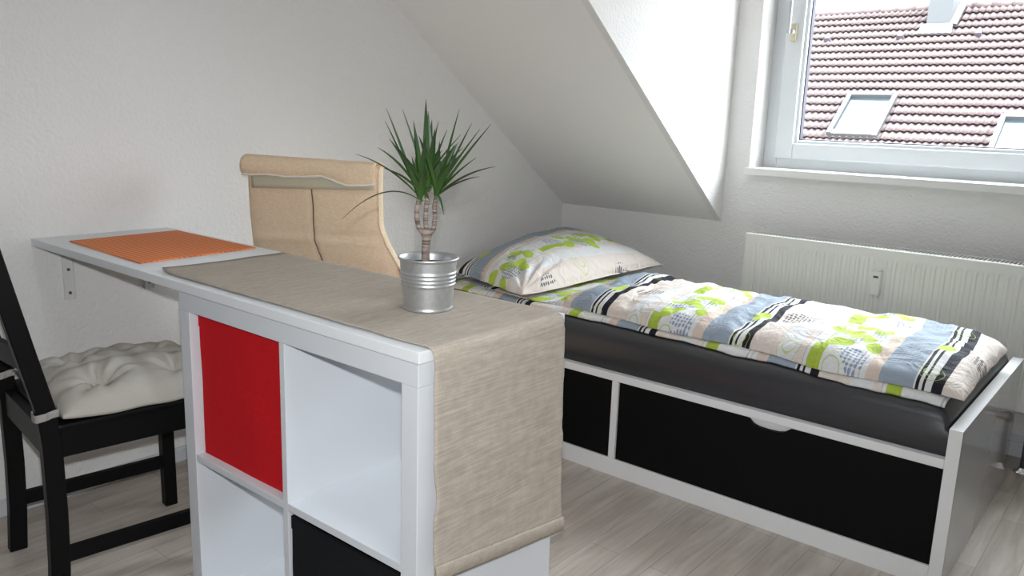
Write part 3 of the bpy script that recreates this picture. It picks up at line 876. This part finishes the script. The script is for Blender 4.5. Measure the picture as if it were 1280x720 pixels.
# long drawer front with a scooped grip
bm = bmesh.new()
xa, xb, za, zb2 = 1.1485, BX - PT - .0022, .0615, .3318
prof = [(xa, za), (xb, za), (xb, zb2), (1.737, zb2), (1.722, .3245), (1.708, .3135), (1.690, .3085), (1.66, .307), (1.63, .3085), (1.612, .3135), (1.600, .3245), (1.586, zb2), (xa, zb2)]
fa = [bm.verts.new((x, BY0 + .006, z)) for x, z in prof]; fb = [bm.verts.new((x, BY0 + .02, z)) for x, z in prof]
bm.faces.new(fa); bm.faces.new(fb[::-1])
for i in range(len(prof)): bm.faces.new((fa[i], fb[i], fb[(i + 1) % len(prof)], fa[(i + 1) % len(prof)]))
dr = link_bm('drawer', bm, 'blackpanel', bd)
B('grip_recess', 'recess', dr, 1.575, 1.75, BY0 + .0205, BY0 + .028, .295, .3318, bev=0)

# mattress
bm = bmesh.new()
mx0, mx1, my0, my1, mz0, mz1 = .064, 2.126, -1.186, -.320, .3586, .490
NX, NY = 120, 50
def mat_h(x, y):
    ex = min(x - mx0, mx1 - x); ey = min(y - my0, my1 - y)
    r = .085
    h = 1.
    d = 0
    for e in (ex, ey):
        if e < r: d = max(d, (1 - e / r) ** 2) + .15 * min(d, (1 - e / r) ** 2)
    drop = r * .75 * (1 - math.sqrt(max(0, 1 - min(1, d))))
    crown = .003 * math.sin(math.pi * (y - my0) / (my1 - my0)) 
    wr = .0016 * nz(x * 5, y * 26, 1) + .0012 * nz(x * 11, y * 9, 4)
    return mz1 - drop + crown + wr
T = []
def gx(i, n, a, b):      # denser near the rims
    t = i / n; t = .5 - .5 * math.cos(math.pi * t) if True else t
    return lerp(a, b, lerp(i / n, t, .7))
top = [[bm.verts.new((gx(i, NX, mx0, mx1), gx(j, NY, my0, my1), mat_h(gx(i, NX, mx0, mx1), gx(j, NY, my0, my1)))) for j in range(NY + 1)] for i in range(NX + 1)]
for i in range(NX):
    for j in range(NY): bm.faces.new((top[i][j], top[i + 1][j], top[i + 1][j + 1], top[i][j + 1]))
rim = [top[i][0] for i in range(NX + 1)] + [top[NX][j] for j in range(1, NY + 1)] + [top[i][NY] for i in range(NX - 1, -1, -1)] + [top[0][j] for j in range(NY - 1, 0, -1)]
prev = rim; L = len(rim); ctr = V(((mx0 + mx1) / 2, (my0 + my1) / 2, 0))
for s in range(1, 9):
    f = s / 8; cur = []
    for k, v in enumerate(rim):
        z = lerp(v.co.z, mz0, f)
        n = V((v.co.x - ctr.x, 0, 0)) if False else V((0, 0, 0))
        off = .006 * math.sin(math.pi * f) + .0030 * nz(v.co.x * 6, z * 30, 7) * math.sin(math.pi * f)
        x, y = v.co.x, v.co.y
        if abs(y - my0) < 1e-4: y -= off
        elif abs(y - my1) < 1e-4: y += off
        cur.append(bm.verts.new((x, y, z)))
    for k in range(L): bm.faces.new((prev[k], cur[k], cur[(k + 1) % L], prev[(k + 1) % L]))
    prev = cur
bm.faces.new(prev)
mt = link_bm('mattress', bm, 'sheet', smooth=True, loc=(1.1, -.755, mz0))
tag(mt, 'mattress in a dark grey fitted sheet lying on the white bed', 'mattress')

# duvet: a folded quilt, two layers of cloth visible along the near side
def shell(name, corners, hfun, mat, parent, nu=150, nv=60, uvs=(1, 1), uoff=(0, 0), follow=None, warp=None, uvfun=None):
    bm = bmesh.new(); uvl = bm.loops.layers.uv.new('UVMap')
    def base(a, c):
        p = V(corners[0]).lerp(V(corners[1]), a).lerp(V(corners[3]).lerp(V(corners[2]), a), c)
        if warp: p += warp(a, c)
        if follow is not None:
            xq = max(mx0 + .02, min(mx1 - .055, p.x)); yq = max(my0 + .012, p.y)
            p.z = mat_h(xq, yq) + follow
        return p
    T, Bm = [], []
    for i in range(nu + 1):
        T.append([]); Bm.append([])
        for j in range(nv + 1):
            a, c = i / nu, j / nv
            # pull samples to the rim so that the rounded hem is well resolved
            a2 = lerp(a, .5 - .5 * math.cos(math.pi * a), .5); c2 = lerp(c, .5 - .5 * math.cos(math.pi * c), .5)
            p = base(a2, c2); ht, hb = hfun(a2, c2, p)
            vt = bm.verts.new(p + V((0, 0, ht))); vb = bm.verts.new(p + V((0, 0, hb)))
            T[-1].append((vt, (a2, c2))); Bm[-1].append((vb, (a2, c2)))
    def face(q, under=False):
        f = bm.faces.new([x[0] for x in q])
        for lp, x in zip(f.loops, q):
            u, w = uvfun(*x[1], x[0].co) if uvfun else (x[1][0] * uvs[0] + uoff[0], x[1][1] * uvs[1] + uoff[1])
            lp[uvl].uv = (u, w + (.0 if not under else .21))
    for i in range(nu):
        for j in range(nv):
            face((T[i][j], T[i + 1][j], T[i + 1][j + 1], T[i][j + 1])); face((Bm[i][j], Bm[i][j + 1], Bm[i + 1][j + 1], Bm[i + 1][j]), True)
    for i in range(nu):
        face((T[i][0], Bm[i][0], Bm[i + 1][0], T[i + 1][0])); face((T[i][nv], T[i + 1][nv], Bm[i + 1][nv], Bm[i][nv]))
    for j in range(nv):
        face((T[0][j], T[0][j + 1], Bm[0][j + 1], Bm[0][j])); face((T[nu][j], Bm[nu][j], Bm[nu][j + 1], T[nu][j + 1]))
    return link_bm(name, bm, mat, parent, smooth=True)

dv = thing('duvet', 'folded duvet in striped white, lime, grey-blue and black cover along the bed', 'duvet', (1.2, -.78, .50))
D0 = [(.24, -1.045, .500), (2.140, -1.150, .500), (2.135, -.50, .500), (.24, -.40, .500)]
def puff(e, p=.5): return max(0., e) ** p
def duv_top(a, c, p):
    ea = 1 - abs(2 * a - 1) ** 14; ec = 1 - abs(2 * c - 1) ** 4
    e = puff(ea, .45) * puff(ec, .5)
    k_ = lerp(.12, 1., sstep((p.x - .71) / .18)); e *= k_
    h = .060 * e
    h += .016 * e * nz(p.x * 5, p.y * 6, 2) + .010 * e * (1 - 2.2 * abs(nz(p.x * 9, p.y * 7, 5))) + .006 * e * (1 - 2.4 * abs(nz(p.x * 17, p.y * 13, 8)))
    # cross folds
    for x0, w, d in ((1.02, .02, .008), (1.36, .025, .010), (1.44, .015, .007), (1.78, .03, .006)):
        h -= d * e * math.exp(-((p.x + .15 * (p.y + .8) - x0) / w) ** 2)
    hb = .012 * (1 - e * .9)
    return .018 + h, .016 - .0 * hb
def duv_uv(a, c, co): return (2.085 - co.x + .02 * math.sin(co.y * 5), co.y + 2.)
def duv_warp(a, c):
    n = .012 * nz(a * 9, 1.3) ; s = (1 - c)
    return V((0, s * (n + .010 * math.sin(a * 21)) - c * .012 * nz(a * 8, 7.7), 0)) + V((.008 * nz(c * 5, 3.), 0, 0))
shell('duvet_cover', D0, duv_top, 'duvet', dv, 200, 70, uvfun=duv_uv, warp=duv_warp, follow=.004)
def duv_low(a, c, p):
    e = puff(1 - abs(2 * a - 1) ** 20, .5) * puff(1 - abs(2 * c - 1) ** 12, .5)
    return .004 + .014 * e + .003 * nz(p.x * 9, p.y * 9, 3), .0
D1 = [(.22, -1.085, .497), (2.10, -1.160, .497), (2.10, -.485, .497), (.22, -.38, .497)]
def low_uv(a, c, co): return (2.085 - co.x + .24, co.y + 1.1)
shell('lower_fold', D1, duv_low, 'duvet', dv, 160, 40, uvfun=low_uv, follow=.0035, warp=lambda a, c: V((0, (1 - c) * (.014 * nz(a * 11, 6.6) + .006 * nz(a * 30, 2.)), 0)))

# pillow
pw = thing('pillow', 'puffy pillow in a striped lime, grey and white case at the bed head', 'pillow', (.42, -.64, .58))
PCn = [V((.175, -1.000, .538)), V((.700, -1.165, .537)), V((.725, -.225, .556)), V((.125, -.175, .635))]
def pil(a, c, p):
    e = max(0, 1 - abs(2 * a - 1) ** 2.3) * max(0, 1 - abs(2 * c - 1) ** 2.3)
    h = .105 * e ** .46
    h += (.007 * nz(p.x * 9, p.y * 9, 2) + .004 * nz(p.x * 20, p.y * 20, 5)) * min(1, e * 3)
    # wrinkles radiating from the near corner
    dx, dy = a - 1, c; th = math.atan2(dy, -dx); d = math.hypot(dx, dy)
    h += .006 * math.sin(th * 16) * math.exp(-((d - .22) / .12) ** 2)
    return h * 1.05 + .002, -h * .16 - .001
def pil_uv(a, c, co): return (a * .50 - .027 + .48 + .012 * math.sin(c * 6), c * .80)
def pil_warp(a, c):
    k = .030
    g = .045 * math.exp(-((1 - a) ** 2 * .5 + c ** 2 * .8) / .012)
    return V((-(2 * a - 1) * k * (1 - (2 * c - 1) ** 2) - g, -(2 * c - 1) * k * (1 - (2 * a - 1) ** 2) + g * .9, 0.))
shell('pillow_case', PCn, pil, 'pillow', pw, 90, 110, uvfun=pil_uv, warp=pil_warp)
bm = bmesh.new()     # flat stitched flange around the case
ring = []
cc_ = sum(PCn, V((0, 0, 0))) / 4
uvl = bm.loops.layers.uv.new('UVMap')
N = 40; inner, outer = [], []
for k in range(4):
    for i in range(N):
        t = i / N
        a, c = [(t, 0), (1, t), (1 - t, 1), (0, 1 - t)][k]
        p = PCn[0].lerp(PCn[1], a).lerp(PCn[3].lerp(PCn[2], a), c) + pil_warp(a, c)
        d = V((p.x - cc_.x, p.y - cc_.y, 0)).normalized()
        inner.append((bm.verts.new(p - d * .006 + V((0, 0, .0015))), bm.verts.new(p - d * .006 - V((0, 0, .0015))), a, c))
        q = p + d * (.012 + .004 * nz(k * 3 + t * 5, 1.)) + V((0, 0, .004 * nz(k * 4 + t * 8, 4.)))
        outer.append((bm.verts.new(q + V((0, 0, .001))), bm.verts.new(q - V((0, 0, .001))), a, c))
L = len(inner)
for k in range(L):
    k2 = (k + 1) % L
    for f in ((inner[k][0], outer[k][0], outer[k2][0], inner[k2][0]), (inner[k][1], inner[k2][1], outer[k2][1], outer[k][1]), (outer[k][0], outer[k][1], outer[k2][1], outer[k2][0])):
        ff = bm.faces.new(f)
        for lp in ff.loops: lp[uvl].uv = pil_uv(inner[k][2], inner[k][3], None)
link_bm('pillow_flange', bm, 'pillow', pw, smooth=True)

# ------------------------------------------------------------------ radiator
rd = thing('radiator', 'cream white panel radiator mounted under the window behind the bed', 'radiator', (1.9, -.12, .17))
rx0, rx1, ry0, ry1, rz0, rz1 = 1.0975, 2.72, -.190, -.075, .225, .740
bm = bmesh.new()
npitch = int((rx1 - rx0 - .03) / .0333); xs_ = [rx0 + .014]
pts = [(rx0, 0.), (rx0 + .012, 0.)]
for k in range(npitch):
    xc = rx0 + .022 + (rx1 - rx0 - .044) * (k + .5) / npitch; w = (rx1 - rx0 - .044) / npitch
    pts += [(xc - w * .5, 0.), (xc - w * .36, .0), (xc - w * .22, .0042), (xc + w * .22, .0042), (xc + w * .36, .0)]
pts += [(rx1 - .012, 0.), (rx1, 0.)]
cols = []
for x, d in pts:
    col = []
    for z, f in ((rz0, 0), (rz0 + .035, 0), (rz0 + .055, 1), (rz1 - .055, 1), (rz1 - .035, 0), (rz1 - .004, 0), (rz1, -.9)):
        y = ry0 + d * max(f, 0) + (.004 if f < 0 else 0)
        col.append(bm.verts.new((x, y, z)))
    col.append(bm.verts.new((x, ry0 + .009, rz1))); col.append(bm.verts.new((x, ry0 + .009, rz0)))
    cols.append(col)
for a, b_ in zip(cols, cols[1:]):
    n = len(a)
    for k in range(n): bm.faces.new((a[k], b_[k], b_[(k + 1) % n], a[(k + 1) % n]))
bm.faces.new(cols[0]); bm.faces.new(cols[-1][::-1])
link_bm('front_panel', bm, 'radiator', rd)
bm = bmesh.new()
box(bm, rx0 + .004, rx1 - .004, ry1 - .02, ry1, rz0, rz1 - .002, .002)
box(bm, rx0, rx0 + .003, ry0 + .024, ry1 - .02, rz0 + .01, rz1 - .002, 0); box(bm, rx1 - .003, rx1, ry0 + .024, ry1 - .02, rz0 + .01, rz1 - .002, 0)
link_bm('rear_panel', bm, 'radiator', rd)
bm = bmesh.new(); box(bm, rx0 + .012, rx1 - .012, ry0 + .010, ry1 - .021, rz1 - .018, rz1 - .010); link_bm('slot_shade', bm, 'raddark', rd)  # black sheet below the bars, painted shade of the radiator's inside
bm = bmesh.new()
nb_ = int((rx1 - rx0 - .01) / .0135)
for k in range(nb_ + 1):
    x = rx0 + .005 + (rx1 - rx0 - .012) * k / nb_
    box(bm, x, x + .0030, ry0 + .0095, ry1 - .0205, rz1 - .0025, rz1 - .001)
for y in (ry1 - .026, ): box(bm, rx0 + .004, rx1 - .004, y, y + .005, rz1 - .0027, rz1 - .0005)
link_bm('top_grille', bm, 'radiator', rd)
for x in (1.35, 2.45):
    bm = bmesh.new(); box(bm, x - .02, x + .02, ry1, -.0005, .30, .66, .002); link_bm('wall_bracket', bm, 'radiator', rd)
bm = bmesh.new(); box(bm, 1.617, 1.655, ry0 - .026, ry0 + .004, .562, .655, .005)
mtr = link_bm('heat_meter', bm, 'meter', rd)
bm = bmesh.new(); box(bm, 1.628, 1.646, ry0 - .0268, ry0 - .0262, .630, .638); link_bm('display', bm, 'lcd', mtr)
bm = bmesh.new(); box(bm, 1.620, 1.652, ry0 - .016, ry0 + .002, .655, .662, .003); link_bm('meter_cap', bm, 'meter', mtr)
for x in (1.628, 1.644):
    bm = bmesh.new(); tube(bm, [(x, ry0 - .008, .563), (x, ry0 - .008, .548)], .003, 8); link_bm('meter_clip', bm, 'meter', mtr)
# feed pipe and valve by the bed foot
fp = thing('radiator_pipe', 'short radiator feed pipe with brass valve rising behind the bed foot', 'pipe', (2.195, -.163, 0))
bm = bmesh.new(); tube(bm, [(2.195, -.163, .003), (2.195, -.163, .185)], .0095, 16); link_bm('pipe', bm, 'pipe', fp, smooth=True)
bm = bmesh.new(); lathe(bm, [(.011, .018), (.013, .016), (.020, .008), (.027, .003), (.028, .0), (0, 0)], (2.195, -.163, .0005), 28); link_bm('floor_rosette', bm, 'rosette', fp, smooth=True)
bm = bmesh.new(); tube(bm, [(2.195, -.163, .172), (2.195, -.163, .178), (2.195, -.163, .192), (2.195, -.163, .206), (2.195, -.163, .212)], [.008, .015, .018, .015, .008], 16)
tube(bm, [(2.205, -.163, .192), (2.225, -.163, .192)], .014, 6); link_bm('valve', bm, 'copper', fp, smooth=False)
bm = bmesh.new(); tube(bm, [(2.225, -.163, .192), (2.245, -.163, .192), (2.275, -.163, .192), (2.295, -.155, .185)], [.012, .011, .008, .008], 14)
link_bm('union', bm, 'chrome', fp, smooth=True)

# ------------------------------------------------------------------ beige armchair seen from behind
AL_, AR_ = V((.205, -1.975, 0)), V((.700, -1.867, 0))
AU = (AR_ - AL_).normalized(); AF = V((-AU.y, AU.x, 0)); AW = (AR_ - AL_).length
def arm(u, f, z): return AL_ + AU * u + AF * f + V((0, 0, z))
ac = thing('armchair', 'sand beige fabric armchair with its back turned, between table and bed', 'armchair', arm(AW / 2, .35, 0))
prof = [(1.030, .004), (1.0, 0), (.93, .0), (.86, .003), (.80, .008), (.76, .012), (.70, .024), (.62, .055), (.55, .100), (.47, .160), (.40, .215), (.34, .255)]
def off(z): return interp([(a, b) for a, b in reversed(prof)], z)
bm = bmesh.new()
rows_out, rows_in = [], []
NZ, NU2 = 70, 50
for i in range(NZ + 1):
    z = lerp(1.028, .34, i / NZ)
    ro, ri = [], []
    for j in range(NU2 + 1):
        t = j / NU2; u = t * AW
        e = 1 - abs(2 * t - 1) ** 7
        cr_ = .010 - .020 * e
        # creases of the loose cover
        w = .007 * nz(u * 4, z * 9, 3) + .010 * math.exp(-((z - .80 - .05 * (t - .5)) / .012) ** 2) * sstep((t - .45) * 4) - .006 * math.exp(-((z - .775 - .04 * t) / .014) ** 2)
        w += .0045 * math.exp(-((t - .52) / .012) ** 2) * sstep((.98 - z) * 20)
        flare = .085 * sstep((.87 - z) / .20) * t
        sag = .008 * math.sin(t * math.pi) * (1 if z > 1. else 0)
        ro.append(arm(u + flare * t, off(z) + cr_ + w, z + sag + (.006 * nz(u * 6, 1.) if i == 0 else 0)))
        ri.append(arm(u + flare * t, off(z) + .070 * (1 - abs(2 * t - 1) ** 8) ** .5 + .004, z + sag))
    rows_out.append(ro); rows_in.append(ri)
To = [[bm.verts.new(p) for p in r] for r in rows_out]; Ti = [[bm.verts.new(p) for p in r] for r in rows_in]
for i in range(NZ):
    for j in range(NU2):
        bm.faces.new((To[i][j], To[i][j + 1], To[i + 1][j + 1], To[i + 1][j])); bm.faces.new((Ti[i][j], Ti[i + 1][j], Ti[i + 1][j + 1], Ti[i][j + 1]))
    bm.faces.new((To[i][0], To[i + 1][0], Ti[i + 1][0], Ti[i][0])); bm.faces.new((To[i][-1], Ti[i][-1], Ti[i + 1][-1], To[i + 1][-1]))
for j in range(NU2):
    bm.faces.new((To[0][j], Ti[0][j], Ti[0][j + 1], To[0][j + 1])); bm.faces.new((To[-1][j], To[-1][j + 1], Ti[-1][j + 1], Ti[-1][j]))
bk = link_bm('back_cushion', bm, 'armchair', ac, smooth=True)
# rolled over top flap with an open curled left end
bm = bmesh.new(); rows = []
FP = [(-.030, 1.030), (-.010, 1.0375), (.006, 1.0375), (.019, 1.033), (.028, 1.024), (.032, 1.012), (.031, 1.000), (.026, .990), (.020, .984)]
for i in range(25):
    k = min(7, int(i / 24 * 8)); fr = i / 24 * 8 - k
    fo, fz = lerp(FP[k][0], FP[k + 1][0], fr), lerp(FP[k][1], FP[k + 1][1], fr)
    r = []
    for j in range(49):
        s = j / 48; u = .0 + AW * s; t = i / 24
        op = .82 + .10 * (1 - sstep(s * 5)) - .25 * sstep((s - .15) * 3)
        o_ = fo if fo < 0 else fo * op
        zz = fz + (.004 * nz(u * 14, 2.) + .0025 * nz(u * 30, 5.)) * t
        zz -= t * t * (.012 * math.exp(-((s - .86) / .13) ** 2) - .006 * math.exp(-((s - .6) / .14) ** 2) + .004 * (1 - sstep(s * 5)))
        o_ += .006 * t * math.exp(-((s - .86) / .1) ** 2)
        if i == 24: o_ -= .0
        r.append(arm(u, .004 - o_ - .010 * (1 - abs(2 * s - 1) ** 5), zz))
    rows.append(r)
ribbon(bm, rows, -.0035); fl = link_bm('top_flap', bm, 'armchair', ac, smooth=True)
bm = bmesh.new(); tube(bm, [V(p) - AF * .004 + V((0, 0, -.001)) for p in rows[-1]], .0034, 8); link_bm('piping', bm, 'piping', fl, smooth=True)
bm = bmesh.new(); tube(bm, [V(r[0]) - AU * .002 for r in rows[6:]], .0036, 8); link_bm('piping', bm, 'piping', fl, smooth=True)
# fastener strip below the flap
bm = bmesh.new(); rows = []
for i in range(5):
    rows.append([])
    for j in range(31):
        t = lerp(.055, .985, j / 30); z = lerp(.996, lerp(.938, .962, j / 30), i / 4)
        rows[-1].append(arm(t * AW, off(z) - .010 * (1 - abs(2 * t - 1) ** 5) - .0045 + .005 * nz(t * AW * 4, z * 9, 3), z))
ribbon(bm, rows, -.0022); link_bm('fastener_strip', bm, 'velcro', ac, smooth=True)
# centre seam
bm = bmesh.new(); pts = []
for k in range(28):
    z = lerp(.960, .60, k / 27); t = .535 + .035 * (k / 27) + .006 * math.sin(k * .45)
    if z < .80: t += .02 * sstep((.80 - z) / .1)
    w = .005 * nz(t * AW * 4, z * 9, 3) - .006 * math.exp(-((z - .775 - .04 * t) / .014) ** 2) + .007 * math.exp(-((z - .80 - .05 * (t - .5)) / .012) ** 2) * sstep((t - .45) * 4)
    w += .0045 * math.exp(-((t - .52) / .012) ** 2)
    pts.append(arm(t * AW, off(z) - .0105 + w - .0022, z))
tube(bm, pts, .0017, 6); link_bm('seam', bm, 'seam', ac, smooth=True)
# seat cushion and bent birch frame
bm = bmesh.new(); box(bm, .01, AW - .01, .262, .66, .30, .41, .03, seg=4)
for v in bm.verts: v.co = arm(v.co.x, v.co.y, v.co.z + (v.co.y - .26) * .12)
link_bm('seat_cushion', bm, 'armchair', ac, smooth=True)
for u in (.075, AW - .075):
    bm = bmesh.new(); rows = []
    path = [(.18, .92), (.20, .70), (.26, .45), (.31, .33), (.40, .285), (.66, .33), (.685, .31), (.665, .26), (.58, .02), (.54, .0), (.10, .0)]
    path = [(.045, .84), (.052, .76), (.080, .66), (.165, .52), (.30, .36), (.36, .30), (.45, .29), (.62, .32), (.655, .305), (.65, .27), (.60, .05), (.57, .016), (.52, .011), (.15, .011)]
    for (f, z) in path: rows.append([arm(u - .025, f, z), arm(u + .025, f, z)])
    ribbon(bm, rows, .020 if False else .009); link_bm('bent_frame', bm, 'birch', ac)
for f, z in ((.40, .283), (.60, .305), (.20, .004)):
    bm = bmesh.new(); box(bm, .05, AW - .05, f - .025, f + .025, z - .0, z + .018, .002)
    for v in bm.verts: v.co = arm(*v.co)
    link_bm('crossbar', bm, 'birch', ac)

# ------------------------------------------------------------------ light
w = bpy.data.worlds.new('overcast_sky'); scene.world = w; w.use_nodes = True
nt = w.node_tree; bg = nt.nodes['Background']
tc = nt.nodes.new('ShaderNodeTexCoord'); sp = nt.nodes.new('ShaderNodeSeparateXYZ'); nt.links.new(tc.outputs['Generated'], sp.inputs[0])
r = nt.nodes.new('ShaderNodeValToRGB')
r.color_ramp.elements[0].position = .0; r.color_ramp.elements[0].color = (.35, .34, .33, 1)
r.color_ramp.elements[1].position = .03; r.color_ramp.elements[1].color = (.36, .38, .40, 1)
for p_, k_ in ((.35, .85), (.85, 1.3)):
    e_ = r.color_ramp.elements.new(p_); e_.color = (.90 * k_, .95 * k_, k_, 1)
nt.links.new(sp.outputs[2], r.inputs[0]); nt.links.new(r.outputs[0], bg.inputs[0])
bg.inputs[1].default_value = 18.5

def portal(loc, rot, sx, sy):
    l = bpy.data.lights.new('window_portal', 'AREA'); l.shape = 'RECTANGLE'; l.size = sx; l.size_y = sy
    l.cycles.is_portal = True
    o = bpy.data.objects.new('window_portal', l); COL.objects.link(o); o.location = loc; o.rotation_euler = rot
portal(((WX0 + WX1) / 2, .28, (WZ0 + WZ1) / 2), (-math.pi / 2, 0, 0), WX1 - WX0, WZ1 - WZ0)
portal(((KX0 + KX1) / 2, (KY0 + KY1) / 2, RZ + .11), (0, 0, 0), KX1 - KX0, KY1 - KY0)  # portal in the added roof opening
# the camera's own flash
l = bpy.data.lights.new('camera_flash', 'SPOT'); l.energy = 86; l.shadow_soft_size = .014; l.color = (.95, .975, 1)
l.spot_size = math.radians(105); l.spot_blend = 1.
o = bpy.data.objects.new('camera_flash', l); COL.objects.link(o)
o.location = (2.50, -3.43, 1.26)
o.rotation_euler = V((-.70, .66, -.34)).to_track_quat('-Z', 'Y').to_euler()

# ------------------------------------------------------------------ camera
R2 = V((0.76726208, 0.64051019, 0.03249004)); U2 = V((-0.15575271, 0.13695264, 0.97825614)); F = V((-0.62213342, 0.75563925, -0.20483977))
cam = bpy.data.cameras.new('camera'); co = bpy.data.objects.new('camera', cam); COL.objects.link(co)
Mx = Matrix((R2, U2, -F)).transposed().to_4x4(); Mx.translation = V((2.5097, -3.4389, 1.1814)); co.matrix_world = Mx
cam.sensor_fit = 'HORIZONTAL'; cam.sensor_width = 36; cam.lens = 36 * 1020.72 / 1280; cam.clip_start = .02; cam.clip_end = 200
scene.camera = co
vs = scene.view_settings
vs.view_transform = 'Standard'; vs.look = 'None'; vs.gamma = 1; vs.use_curve_mapping = False; vs.exposure = .12
